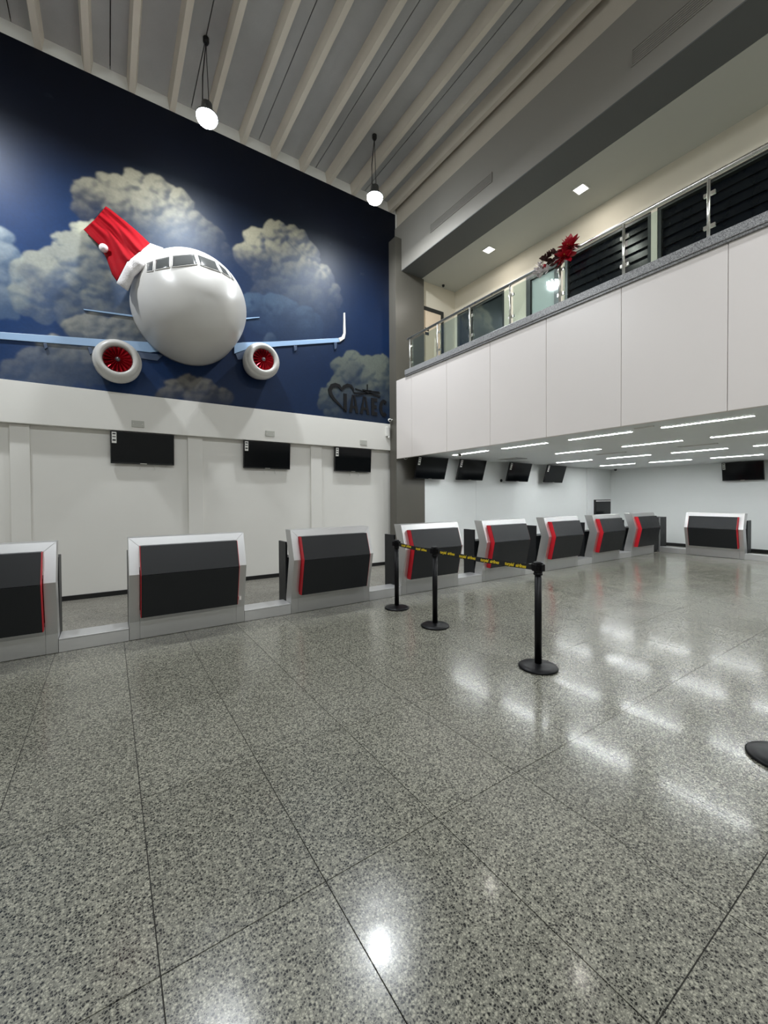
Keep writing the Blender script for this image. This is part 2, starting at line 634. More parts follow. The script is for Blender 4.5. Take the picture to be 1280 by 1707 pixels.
for n, (a, c) in enumerate(YO[2:]):
    wdw = frame_ring(c+0.004, a-0.004, 4.955, ZT-0.004, 0.05, X_UP+0.01, X_UP+0.12).build('window_%d' % (n+1), M['frame_dark'])
    wdw['kind'] = 'structure'
    for k in range(8):
        s = MB()
        z = 5.005+k*0.15
        s.loft([[(X_UP+0.05, y, z), (X_UP+0.058, y, z), (X_UP+0.092, y, z+0.152), (X_UP+0.084, y, z+0.152)] for y in (c+0.055, a-0.055)])
        s.build('louvre', M['night_glass'], wdw)
    bp = MB()
    bp.box(X_UP+0.122, X_UP+0.13, c+0.01, a-0.01, 4.96, ZT-0.01)
    bp.build('night_pane', M['night_glass'], wdw)
# tinted glass door and frosted leaf
a, c = YO[0]
d2 = frame_ring(c+0.004, a-0.004, 4.2, ZT-0.004, 0.06, X_UP+0.01, X_UP+0.12).build('door_2', M['frame_dark'])
d2['kind'] = 'structure'
p = MB()
p.box(X_UP+0.05, X_UP+0.08, c+0.065, 7.40, 4.27, ZT-0.07)
p.build('glass_leaf', M['tint'], d2)
p = MB()
p.box(X_UP+0.05, X_UP+0.09, 7.402, a-0.065, 4.27, ZT-0.07)
p.build('side_leaf', M['night_glass'], d2)
a, c = YO[1]
d3 = frame_ring(c+0.004, a-0.004, 4.2, ZT-0.004, 0.10, X_UP-0.02, X_UP+0.12).build('door_3', M['frame_dark'])
d3['kind'] = 'structure'
p = MB()
p.box(X_UP+0.03, X_UP+0.07, c+0.105, a-0.105, 4.31, ZT-0.11)
p.build('frosted_leaf', M['frost'], d3)
# cream door in the upstairs end wall
d1 = MB()
d1.box(6.955, 7.04, Y_SIDE-0.03, Y_SIDE, 4.2, 6.24)
d1.box(6.305, 6.955, Y_SIDE-0.03, Y_SIDE, 6.15, 6.24)
d1 = struct('door_1', d1, M['frame_dark'])
p = MB()
p.box(6.305, 6.953, Y_SIDE-0.02, Y_SIDE-0.001, 4.2, 6.148)
dl = p.build('door_leaf', M['door'], d1)
for z0, z1 in ((5.66, 5.73), (5.56, 5.63)):
    p = MB()
    p.box(6.44, 6.56, Y_SIDE-0.026, Y_SIDE-0.020, z0, z1)
    p.build('door_sign', M['frame_dark'], dl)

# rest of the hall, behind the camera
wl = MB()
wl.box(X_LEFT-0.2, X_LEFT, Y_BACK, 8.4, 0, 8.75)
struct('wall_left', wl, M['wall_white'])
wb = MB()
wb.box(X_LEFT-0.2, X_FAR+0.2, Y_BACK-0.2, Y_BACK, 0, 8.75)
struct('wall_rear', wb, M['wall_white'])

# ================================================================== MURAL (printed clouds)
rng = np.random.default_rng(7)


def value_noise(shape, cells, seed):
    g = np.random.default_rng(seed).random((cells[0]+2, cells[1]+2))
    yy = np.linspace(0, cells[0], shape[0])
    xx = np.linspace(0, cells[1], shape[1])
    yi, xi = yy.astype(int), xx.astype(int)
    fy, fx = yy-yi, xx-xi
    fy, fx = fy*fy*(3-2*fy), fx*fx*(3-2*fx)
    A = g[np.ix_(yi, xi)]
    B = g[np.ix_(yi, xi+1)]
    Cc = g[np.ix_(yi+1, xi)]
    D = g[np.ix_(yi+1, xi+1)]
    fx = fx[None, :]
    fy = fy[:, None]
    return (A*(1-fx)+B*fx)*(1-fy)+(Cc*(1-fx)+D*fx)*fy


def fbm(shape, base, octs, seed):
    out = np.zeros(shape)
    amp, tot = 1.0, 0
    for o in range(octs):
        out += amp*value_noise(shape, (base[0]*2**o, base[1]*2**o), seed+o)
        tot += amp
        amp *= 0.55
    return out/tot


def paint_mural():
    xs = np.concatenate([np.linspace(X_LEFT, -2.0, 60, endpoint=False), np.linspace(-2.0, 5.735, 600)])
    zs = np.linspace(3.33, Z_RIB, 386)
    Xg, Zg = np.meshgrid(xs, zs)
    H, W = Xg.shape
    # uniform noise lattice over the finely meshed part
    n1 = fbm((H, W), (8, 12), 6, 11)-0.5
    n2 = fbm((H, W), (8, 12), 6, 37)-0.5
    n3 = fbm((H, W), (3, 4), 5, 71)
    n4 = fbm((H, W), (24, 36), 4, 5)-0.5
    # sky: navy above, brighter blue to the lower left and in the middle
    navy = np.array(s2l((4, 15, 32)))
    blue = np.array(s2l((14, 60, 116)))
    deep = np.array(s2l((7, 37, 76)))
    v = smoothstep(7.2, 5.0, Zg)[..., None]
    left = smoothstep(2.6, -1.0, Xg)[..., None]
    img = navy*(1-v)+(blue*left+deep*(1-left))*v
    img = img*(0.8+0.5*n3[..., None])

    def place(px, py):
        p = on_y(px, py, Y_MUR)
        return p.x, p.z
    groups = [
        # blobs (px, py, r), light, shade, puffs per blob
        ([(5, 395, 20), (3, 430, 34), (12, 470, 32), (2, 500, 40)], (196, 210, 214), (96, 122, 150), 26),
        ([(150, 322, 28), (186, 312, 26), (225, 306, 26), (262, 316, 27), (297, 338, 28), (326, 370, 26), (352, 398, 26), (372, 428, 22), (140, 352, 22),
          (200, 346, 44), (255, 362, 48), (300, 395, 46), (340, 420, 36)], (150, 146, 128), (34, 44, 62), 26),
        ([(148, 398, 34), (118, 410, 30), (100, 436, 32), (70, 446, 30), (46, 462, 30), (140, 440, 46), (96, 470, 46), (170, 470, 48), (60, 500, 44), (120, 515, 44), (180, 520, 46)],
         (206, 208, 188), (88, 108, 132), 26),
        ([(415, 432, 24), (432, 404, 24), (462, 390, 24), (494, 398, 20), (512, 424, 20), (440, 440, 40), (486, 450, 42), (532, 464, 26), (548, 492, 20), (500, 492, 44), (530, 520, 30), (456, 490, 34)],
         (156, 152, 132), (38, 52, 80), 24),
        ([(470, 530, 40), (510, 545, 30), (430, 520, 34)], (72, 96, 122), (20, 48, 84), 10),
        ([(128, 545, 26), (160, 548, 30), (196, 552, 30), (222, 548, 24), (92, 582, 30), (60, 606, 30), (26, 622, 26), (120, 606, 36), (160, 610, 40), (80, 632, 34), (206, 590, 34), (36, 646, 24), (236, 570, 20)],
         (186, 186, 176), (70, 88, 112), 24),
        ([(296, 648, 18), (318, 640, 18), (344, 650, 22), (372, 660, 16), (330, 662, 24), (280, 664, 20)], (134, 132, 128), (40, 52, 78), 18),
        ([(568, 610, 14), (590, 604, 16), (606, 622, 22), (632, 624, 26), (575, 645, 26), (555, 668, 22), (604, 656, 44), (638, 664, 40), (580, 684, 30), (620, 694, 34)],
         (122, 128, 114), (44, 62, 76), 22),
        ([(452, 563, 9), (446, 570, 8)], (84, 100, 122), (34, 60, 92), 14),
    ]
    Lv = np.array((-0.50, 0.70, 0.50))
    Lv = Lv/np.linalg.norm(Lv)
    dxg = np.gradient(xs)[None, :]
    dzg = zs[1]-zs[0]

    def blur(A, k):
        for ax in (0, 1):
            P_ = np.concatenate([np.repeat(A.take([0], ax), k, ax), A, np.repeat(A.take([-1], ax), k, ax)], ax)
            cs = np.cumsum(P_, ax)
            n_ = A.shape[ax]
            hi_ = cs.take(range(2*k, 2*k+n_), ax)
            lo_ = np.concatenate([np.zeros_like(cs.take([0], ax)), cs.take(range(0, n_-1), ax)], ax)
            A = (hi_-lo_)/(2*k+1)
        return A

    def fade_map(gi, Xg, Zg, place):
        # some clouds melt into the sky along one side: (from pixel, to pixel)
        fd = {1: ((262, 350), (345, 425)), 3: ((490, 430), (470, 520))}.get(gi)
        if not fd:
            return 1.0
        (xa_, za_), (xb_, zb_) = place(*fd[0]), place(*fd[1])
        dx_, dz_ = xb_-xa_, zb_-za_
        t_ = ((Xg-xa_)*dx_+(Zg-za_)*dz_)/(dx_*dx_+dz_*dz_)
        rim = 0.25 if gi == 1 else 0.35
        return 1-(1-rim)*smoothstep(0.0, 1.0, t_+0.5*(n3-0.5))

    for gi, (blobs, hi, lo, n) in enumerate(groups):
        hi = np.array(s2l(hi))
        lo = np.array(s2l(lo))
        hgt = np.full((H, W), -0.25)
        balls = []
        zt = []
        for (bx, by, br) in blobs:
            x0, z0 = place(bx, by)
            R = max(0.05, place(bx+br, by)[0]-x0)*0.92
            zt += [z0+R, z0-R]
            balls.append((x0, z0, 0.0, R))
            for k in range(n):
                a = rng.random()*2*PI
                f_ = math.sqrt(rng.random())
                cx_, cz_, cy_ = x0+0.9*R*f_*math.cos(a), z0+0.9*R*f_*math.sin(a), 0.9*R*math.sqrt(1-f_*f_*0.95)
                r = R*(0.18+0.24*rng.random())
                balls.append((cx_, cz_, cy_, r))
                for q in range(7):
                    a2 = rng.random()*2*PI
                    f2 = math.sqrt(rng.random())
                    balls.append((cx_+r*f2*math.cos(a2), cz_+r*f2*math.sin(a2), cy_+0.85*r*math.sqrt(1-f2*f2*0.95), r*(0.25+0.25*rng.random())))
        for (x0, z0, y0, r) in balls:
            ix0, ix1 = np.searchsorted(xs, (x0-1.5*r-0.05, x0+1.5*r+0.05))
            iz0, iz1 = np.searchsorted(zs, (z0-1.5*r-0.05, z0+1.5*r+0.05))
            if ix1-ix0 < 2 or iz1-iz0 < 2:
                continue
            sl_ = np.s_[iz0:iz1, ix0:ix1]
            amp = 0.75*min(r, 0.22)
            dx = Xg[sl_]-x0+amp*n1[sl_]*1.6
            dz = Zg[sl_]-z0+amp*n2[sl_]*1.6
            q = r*r-dx*dx-dz*dz
            hh = np.where(q > 0, y0+np.sqrt(np.maximum(q, 0)), -0.25)
            hgt[sl_] = np.maximum(hgt[sl_], hh)
        body = (hgt > -0.2).astype(float)
        al = smoothstep(0.12, 0.80, blur(body, 2)*0.75+blur(body, 7)*0.35+0.42*n4)
        hs = blur(blur(np.maximum(hgt, 0), 2), 1)+0.03*n4+0.06*n1
        gx = np.gradient(hs, axis=1)/dxg
        gz = np.gradient(hs, axis=0)/dzg
        nl = 1/np.sqrt(1+gx*gx+gz*gz)
        sh = np.clip((-gx*Lv[0]-gz*Lv[1]+Lv[2])*nl, 0, 1)
        hb = blur(np.maximum(hgt, 0), 14)
        ao = np.clip(0.5+2.2*(np.maximum(hgt, 0)-hb), 0, 1)
        big = blur(np.maximum(hgt, 0), 20)
        bx_ = np.gradient(big, axis=1)/dxg
        bz_ = np.gradient(big, axis=0)/dzg
        bs_ = np.clip(0.45+0.55*(-bx_*Lv[0]-bz_*Lv[1]), 0, 1)
        zf = smoothstep(min(zt)-0.1, max(zt), Zg)
        val = np.clip((0.02+0.72*blur(sh, 1)**1.3+0.30*ao)*(0.15+1.15*bs_)*(0.50+0.60*zf)*(0.25+1.5*n3)*1.3, 0, 1.1)
        al = al*fade_map(gi, Xg, Zg, place)*(0.62+0.38*smoothstep(0.40, 0.56, n3+0.25*n1))*(0.60+0.40*zf)
        if gi == 7:
            al = al*0.72
        if gi in (0, 2):
            val = np.clip(val*1.6, 0, 1.15)
        colr = lo+(hi-lo)*val[..., None]
        img = img*(1-al[..., None])+colr*al[..., None]
    # thin haze veils; the first paints lamp glare into the print
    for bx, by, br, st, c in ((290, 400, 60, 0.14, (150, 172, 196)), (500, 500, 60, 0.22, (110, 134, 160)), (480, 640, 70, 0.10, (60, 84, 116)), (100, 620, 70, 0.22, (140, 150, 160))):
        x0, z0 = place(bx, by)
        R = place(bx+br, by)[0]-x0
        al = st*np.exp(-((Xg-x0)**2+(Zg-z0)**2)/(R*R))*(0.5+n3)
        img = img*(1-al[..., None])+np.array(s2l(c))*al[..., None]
    img = np.clip(img*(1+0.22*n4[..., None])*0.66, 0.0015, 0.9)
    return xs, zs, img


xs, zs, img = paint_mural()
W_, H_ = len(xs), len(zs)
XX, ZZ = np.meshgrid(xs, zs)
co = np.stack([XX, np.full_like(XX, Y_MUR), ZZ], -1).reshape(-1, 3)
idx = np.arange(W_*H_).reshape(H_, W_)
fc = np.stack([idx[:-1, :-1], idx[:-1, 1:], idx[1:, 1:], idx[1:, :-1]], -1).reshape(-1, 4)
# edges turned back to the wall so the print has thickness
per = np.concatenate([idx[0, :], idx[1:, -1], idx[-1, -2::-1], idx[-2:0:-1, 0]])
nb = len(co)
bco = co[per].copy()
bco[:, 1] = Y_MUR+0.011
co = np.concatenate([co, bco])
k = np.arange(len(per))
k2 = (k+1) % len(per)
side = np.stack([per[k], nb+k, nb+k2, per[k2]], -1)
fc = np.concatenate([fc, side])
me = bpy.data.meshes.new('cloud_mural')
me.vertices.add(len(co))
me.vertices.foreach_set('co', co.astype(np.float32).ravel())
me.loops.add(fc.size)
me.loops.foreach_set('vertex_index', fc.astype(np.int32).ravel())
me.polygons.add(len(fc))
me.polygons.foreach_set('loop_start', (np.arange(len(fc))*4).astype(np.int32))
me.update(calc_edges=True)
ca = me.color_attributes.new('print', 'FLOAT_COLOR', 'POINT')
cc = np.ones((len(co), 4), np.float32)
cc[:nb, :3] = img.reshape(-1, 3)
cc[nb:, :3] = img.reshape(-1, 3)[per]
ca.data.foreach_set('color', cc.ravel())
mt, nt, b = new_mat('printed_cloud_vinyl')
at = nt.nodes.new('ShaderNodeAttribute')
at.attribute_name = 'print'
nz = nt.nodes.new('ShaderNodeTexNoise')
nz.inputs['Scale'].default_value = 26
nz.inputs['Detail'].default_value = 5
mr = nt.nodes.new('ShaderNodeMapRange')
mr.inputs[3].default_value = 0.82
mr.inputs[4].default_value = 1.18
gp = nt.nodes.new('ShaderNodeNewGeometry')
nt.links.new(gp.outputs['Position'], nz.inputs['Vector'])
nt.links.new(nz.outputs[0], mr.inputs[0])
vs = nt.nodes.new('ShaderNodeVectorMath')
vs.operation = 'SCALE'
nt.links.new(at.outputs['Color'], vs.inputs[0])
nt.links.new(mr.outputs[0], vs.inputs['Scale'])
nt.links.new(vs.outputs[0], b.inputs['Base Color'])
b.inputs['Roughness'].default_value = 0.5
b.inputs['Specular IOR Level'].default_value = 0.22
me.materials.append(mt)
mural = bpy.data.objects.new('cloud_mural', me)
COL.objects.link(mural)
tag(mural, 'huge blue sky and cloud mural covering the upper wall', 'mural')

# ================================================================== AIRPLANE
BANK = math.radians(11)
QX, QZ, QA, QB, QL, QD, QP = 1.203, 4.871, 0.872, 0.909, 1.60, 0.376, 2.43
YW = Y_MUR-0.004


def fus_pt(T, A):
    s = max(0.0, 1-T**QP)**0.5
    ux = QA*s*math.cos(A)
    uz = QB*s*math.sin(A)-QD*T*T
    return Vector((QX+ux*math.cos(BANK)-uz*math.sin(BANK), YW-QL*T, QZ+ux*math.sin(BANK)+uz*math.cos(BANK)))


plane = thing('airplane', 'white airplane nose with two red engines mounted on the cloud mural', 'airplane', (QX, YW, QZ-0.95))
off = -Vector(plane.location)


def rel(p):
    return tuple(Vector(p)+off)


NT, NA = 44, 72
ts = [1-(1-i/(NT-1))**2*1.0 for i in range(NT)]
ts[-1] = 0.99995
fm = MB()
fm.loft([[rel(fus_pt(t, 2*PI*k/NA)) for k in range(NA)] for t in ts])
fus = fm.build('fuselage', M['plane'], plane, smooth=True)
bvh = BVHTree.FromPolygons([Vector(v)-off for v in fm.v], fm.f)


def zz(x, y):
    return (120+x/4.267, 330+y/4.267)


wins = [[(535, 470), (583, 452), (580, 522), (535, 528)],
        [(597, 445), (697, 422), (697, 498), (594, 517)],
        [(716, 418), (870, 405), (893, 475), (714, 496)],
        [(890, 408), (1020, 458), (1055, 530), (912, 480)],
        [(1030, 462), (1095, 520), (1125, 570), (1068, 535)],
        [(1103, 520), (1118, 535), (1148, 586), (1133, 574)]]
for q in wins:
    G, ok = [], True
    n = 8
    for i in range(n+1):
        row = []
        for j in range(n+1):
            u_, v_ = i/n, j/n
            x = (q[0][0]*(1-u_)+q[1][0]*u_)*(1-v_)+(q[3][0]*(1-u_)+q[2][0]*u_)*v_
            y = (q[0][1]*(1-u_)+q[1][1]*u_)*(1-v_)+(q[3][1]*(1-u_)+q[2][1]*u_)*v_
            d = ray(*zz(x, y)).normalized()
            h, nrm, fi, ds = bvh.ray_cast(CAM, d)
            if h is None:
                ok = False
                break
            if nrm.dot(d) > 0:
                nrm = -nrm
            row.append((h, nrm))
        if not ok:
            break
        G.append(row)
    if not ok:
        continue
    mb = MB()
    mb.grid([[rel(h+nn*0.006) for h, nn in row] for row in G])
    pane = mb.build('cockpit_pane', M['pane'], fus, smooth=True)
    sd = pane.modifiers.new('thick', 'SOLIDIFY')
    sd.thickness = 0.012
    sd.offset = 0
    # raised white frame round the pane
    loop = [G[i][0] for i in range(n)]+[G[n][j] for j in range(n)]+[G[i][n] for i in range(n, 0, -1)]+[G[0][j] for j in range(n, 0, -1)]
    mb = MB()
    mb.tube([rel(h+nn*0.008) for h, nn in loop+[loop[0]]], 0.007, 6)
    mb.build('pane_frame', M['plane'], fus, smooth=True)


def relief(name, pts, mt, t=0.02, parent=plane, y=YW):
    """flat shape standing proud of the mural, outline in photo pixels on the mural plane"""
    P = [on_y(a, b_, y) for a, b_ in pts]
    mb = MB()
    mb.prism([(p.x+off.x, p.z+off.z) for p in P], y-t+off.y, y+off.y)
    return mb.build(name, mt, parent, bevel=0.004)


relief('wing', [(-120, 545), (0, 554), (162, 565.5), (252, 571), (268, 586), (250, 588), (170, 579), (0, 566), (-120, 556)], M['wing'])
relief('wing_root', [(168, 580), (250, 589), (272, 592), (262, 602), (228, 597), (180, 586)], M['wing_dark'], 0.015)
wr_ = relief('wing', [(390, 573), (405, 571), (452, 570), (563, 564), (568, 566), (566, 570.5), (468, 577.5), (410, 583), (390, 590)], M['wing'])
relief('winglet', [(563, 564.2), (569, 562), (571.6, 556), (572.0, 522), (574.2, 522), (575.2, 556), (573.5, 565), (566, 570.4)], M['plane'], 0.03)
relief('wing_root', [(392, 590), (410, 583.5), (416, 586), (404, 600), (396, 600)], M['wing_dark'], 0.015)
relief('tailplane', [(139, 515.5), (226, 526.5), (226, 529.5), (140, 517.5)], M['wing'])
relief('tailplane', [(400, 531), (432, 528.8), (432, 530.2), (400, 533.5)], M['wing'])
for pts in ([(146, 580), (152, 579), (156, 588), (150, 592)], [(72, 573), (78, 573), (80, 580), (75, 583)], [(489, 577), (494, 577), (494, 584), (490, 586)], [(556, 571), (561, 571), (560, 581), (557, 583)]):
    relief('flap_fairing', pts, M['wing_dark'], 0.03)

# engines: nacelle with rolled lip, red fan of blades and spinner
blade = MB()
blade.loft([[(0.035, 0.012, -0.010), (0.035, -0.012, 0.010), (0.038, -0.010, 0.012), (0.038, 0.014, -0.008)],
            [(0.185, 0.020, -0.028), (0.185, -0.020, 0.028), (0.188, -0.018, 0.030), (0.188, 0.022, -0.026)]])
blade_me = blade.mesh('fan_blade')
blade_me.materials.append(M['fan'])
for (ex, ey) in ((196.4, 597), (441, 597.5)):
    YE = 7.56
    c = on_y(ex, ey, YE)
    L_ = YW-YE
    cl_ = (c.x+off.x, c.y+off.y, c.z+off.z)
    e = bpy.data.objects.new('engine', None)
    COL.objects.link(e)
    e.parent = plane
    e.location = cl_
    nac = MB()
    nac.lathe([(0.20, 0.10), (0.20, 0.05), (0.212, 0.015), (0.235, 0.0), (0.262, 0.006), (0.283, 0.03), (0.297, 0.065), (0.300, 0.085), (0.318, 0.10), (0.330, 0.15), (0.325, 0.26), (0.30, 0.36), (0.27, L_)], 40, axis='y')
    nac.build('nacelle', M['plane'], e, smooth=True)
    dk = MB()
    dk.lathe([(0.199, 0.085), (0.199, 0.099)], 32, axis='y')
    dk.build('fan_duct', M['fan_dark'], e)
    for k in range(18):
        link_mesh('fan_blade', blade_me, e, (0, 0.06, 0), (0, 2*PI*k/18, 0))
    sp = MB()
    sp.lathe([(0.002, 0.005), (0.018, 0.018), (0.034, 0.045), (0.042, 0.075), (0.042, 0.09)], 20, axis='y')
    sp.build('spinner', M['housing'], e, smooth=True)

# ================================================================== SANTA HAT
hat = thing('santa_hat', 'big red cloth santa hat hung over the airplane nose', 'hat', tuple(on_y(210, 484, YW)))
hoff = -Vector(hat.location)


def interp(pts, t):
    n = len(pts)-1
    x = min(max(t, 0), 1)*n
    i = min(int(x), n-1)
    f_ = x-i
    return tuple(a*(1-f_)+b_*f_ for a, b_ in zip(pts[i], pts[i+1]))


low = [zz(*p) for p in ((322, 598), (285, 545), (262, 480), (240, 420), (200, 345), (140, 285), (82, 225))]
upr = [zz(*p) for p in ((556, 325), (500, 270), (440, 215), (380, 165), (330, 125), (280, 85), (240, 58))]
brim_in = [zz(*p) for p in ((322, 598), (395, 455), (480, 390), (556, 325))]
tip_end = [zz(*p) for p in ((82, 225), (150, 165), (200, 110), (240, 58))]


def coons(u, v):
    A_ = np.array(interp(low, u))*(1-v)+np.array(interp(upr, u))*v
    B_ = np.array(interp(brim_in, v))*(1-u)+np.array(interp(tip_end, v))*u
    C_ = (np.array(low[0])*(1-u)*(1-v)+np.array(low[-1])*u*(1-v)+np.array(upr[0])*(1-u)*v+np.array(upr[-1])*u*v)
    return A_+B_-C_


def hat_pt(u, v, back):
    p = coons(u, v)
    Yb = 7.52+(7.985-7.52)*min(1, u*1.05)
    bul = math.sin(PI*v)**0.6*(0.20*(1-u)+0.035)
    fold = 0.048*math.sin(v*19+2.6*u)*(1-0.2*u)+0.022*math.sin(v*37-4*u+1)
    Yv = Yb-(bul+fold*math.sin(PI*v)**0.5) if not back else min(YW-0.004, Yb+0.4*bul)
    return on_y(p[0], p[1], min(Yv, YW-0.006))+hoff


mb = MB()
NU, NV = 30, 60
rings = []
for i in range(NU+1):
    u_ = i/NU
    fr_ = [tuple(hat_pt(u_, j/NV, False)) for j in range(NV+1)]
    bk_ = [tuple(hat_pt(u_, j/NV, True)) for j in range(NV-1, 0, -1)]
    rings.append(fr_+bk_)
mb.loft(rings)
mb.build('hat_cloth', M['felt'], hat, smooth=True)
bo = [zz(*p) for p in ((316, 604), (392, 455), (478, 386), (556, 322))]
bi = [zz(*p) for p in ((398, 664), (445, 560), (560, 455), (650, 356))]
rings = []
for i in range(25):
    v = i/24
    a = np.array(interp(bo, v))
    b_ = np.array(interp(bi, v))
    rg = []
    for k in range(16):
        th = 2*PI*k/16
        w_ = 0.5-0.5*math.cos(th)
        p = a*(1-w_)+b_*w_
        Yc = 7.46-0.20*math.sin(PI*v)
        thick = 0.075+0.012*math.sin(v*27)
        rg.append(tuple(on_y(p[0], p[1], Yc-thick*math.sin(th))+hoff))
    rings.append(rg)
mb = MB()
mb.loft(rings)
mb.build('fur_brim', M['fur'], hat, smooth=True)
pc = on_y(172.7, 413.7, 7.66)+hoff
mb = MB()
mb.sphere(tuple(pc), 0.062, 20, 14)
pom = mb.build('pompom', M['fur'], hat, smooth=True)

# ================================================================== LOGO ON THE MURAL
logo = thing('wall_logo', 'dark heart and airport logo with letters at the mural corner', 'logo', tuple(on_y(572, 686, YW)))
loff = -Vector(logo.location)


def text_mesh(name, body, size, depth, offset=0.0, shear=0.0, spacing=1.0):
    cu_ = bpy.data.curves.new(name, 'FONT')
    cu_.body = body
    cu_.size = size
    cu_.extrude = depth
    cu_.offset = offset
    cu_.shear = shear
    cu_.space_character = spacing
    cu_.resolution_u = 4
    o = bpy.data.objects.new(name, cu_)
    COL.objects.link(o)
    dg = bpy.context.evaluated_depsgraph_get()
    me_ = bpy.data.meshes.new_from_object(o.evaluated_get(dg))
    bpy.data.objects.remove(o)
    bpy.data.curves.remove(cu_)
    me_.name = name
    return me_


def letter(kind, x0, z0, w_, h, t, name='letter'):
    mb = MB()
    y0, y1 = -0.012, 0.0
    if kind == 'I':
        mb.box(x0, x0+t, y0, y1, z0, z0+h)
    elif kind == 'E':
        mb.prism([(x0, z0), (x0+w_, z0), (x0+w_, z0+t), (x0+t, z0+t), (x0+t, z0+h/2-t/2), (x0+w_*0.9, z0+h/2-t/2), (x0+w_*0.9, z0+h/2+t/2),
                  (x0+t, z0+h/2+t/2), (x0+t, z0+h-t), (x0+w_, z0+h-t), (x0+w_, z0+h), (x0, z0+h)], y0, y1)
    elif kind == 'A':
        cx_ = x0+w_/2
        s = t*1.12
        for sg in (-1, 1):
            mb.prism([(cx_+sg*w_/2, z0), (cx_+sg*(w_/2-s), z0), (cx_+sg*(s/2-t*0.55), z0+h), (cx_+sg*(s/2), z0+h)], y0, y1)
        mb.box(cx_-w_*0.28, cx_+w_*0.28, y0+0.001, y1-0.001, z0+h*0.24, z0+h*0.24+t*0.85)
    elif kind == 'C':
        rx, rz = w_/2*1.12, h/2
        cx_, cz_ = x0+rx, z0+rz
        a0, a1 = math.radians(48), math.radians(312)
        n = 20
        ou = [(cx_+rx*math.cos(a0+(a1-a0)*i/n), cz_+rz*math.sin(a0+(a1-a0)*i/n)) for i in range(n+1)]
        inn = [(cx_+(rx-t)*math.cos(a0+(a1-a0)*i/n), cz_+(rz-t)*math.sin(a0+(a1-a0)*i/n)) for i in range(n+1)]
        for i in range(n):
            mb.prism([ou[i], ou[i+1], inn[i+1], inn[i]], y0, y1)
    return mb.build(name, M['logo'], logo)


def loc_(px, py):
    p = on_y(px, py, YW)+loff
    return p.x, p.z


xI, zI = loc_(572.5, 686)
zTop = loc_(573, 656)[1]
hL = zTop-zI
for ch, xa_, xb_ in (('I', 572.5, 578), ('A', 581.5, 597), ('A', 599.5, 615.5), ('E', 618.5, 628.5), ('C', 632, 645)):
    x0 = loc_(xa_, 686)[0]
    x1 = loc_(xb_, 686)[0]
    letter(ch, x0, zI, x1-x0, hL, 0.068 if ch == 'A' else 0.08)
hp = [(577, 687), (567, 676), (557, 666), (551, 657), (549.5, 650), (553, 643.5), (559, 641.5), (565, 643.5), (569, 649), (573, 645), (579, 642), (585, 643.5), (588.5, 649), (589, 654)]
hw = [0.004, 0.02, 0.03, 0.04, 0.045, 0.045, 0.042, 0.038, 0.034, 0.034, 0.034, 0.03, 0.022, 0.008]
P3 = [loc_(*p) for p in hp]
L1, R1 = [], []
for i in range(len(P3)):
    a_, b_ = P3[max(i-1, 0)], P3[min(i+1, len(P3)-1)]
    tx, tz = b_[0]-a_[0], b_[1]-a_[1]
    n_ = math.hypot(tx, tz)
    L1.append((P3[i][0]-tz/n_*hw[i], P3[i][1]+tx/n_*hw[i]))
    R1.append((P3[i][0]+tz/n_*hw[i], P3[i][1]-tx/n_*hw[i]))
mb = MB()
for i in range(len(P3)-1):
    mb.prism([L1[i], L1[i+1], R1[i+1], R1[i]], -0.012, 0)
mb.build('heart_outline', M['logo'], logo)
for nm, pts, wd in (('tower_emblem', [(612, 641), (612, 652)], 0.012), ('tower_emblem', [(605, 652), (619, 652.5)], 0.022),
                    ('swoosh', [(592, 648), (604, 652), (620, 656.5), (634, 661)], 0.010), ('swoosh', [(590, 655), (605, 655.5), (620, 657.5), (632, 662)], 0.013),
                    ('swoosh', [(593, 660), (608, 656.5), (622, 655), (633, 655.5)], 0.010), ('swoosh', [(604, 649.5), (616, 652), (632, 653.5)], 0.008)):
    Q = [loc_(*p) for p in pts]
    mb = MB()
    for a_, b_ in zip(Q[:-1], Q[1:]):
        tx, tz = b_[0]-a_[0], b_[1]-a_[1]
        n_ = math.hypot(tx, tz)
        px_, pz_ = -tz/n_*wd, tx/n_*wd
        mb.prism([(a_[0]+px_, a_[1]+pz_), (b_[0]+px_, b_[1]+pz_), (b_[0]-px_, b_[1]-pz_), (a_[0]-px_, a_[1]-pz_)], -0.011, 0)
    mb.build(nm, M['logo'], logo)

# ================================================================== CHECK-IN COUNTERS
CW = 1.26
PROF = [(0.0, 0.0), (0.0, 0.20), (-0.12, 0.75), (0.01, 1.15)]


def fy(z):
    for (y0, z0), (y1, z1) in zip(PROF[:-1], PROF[1:]):
        if z <= z1 + 1e-9:
            return y0+(y1-y0)*(z-z0)/(z1-z0)
    return PROF[-1][0]


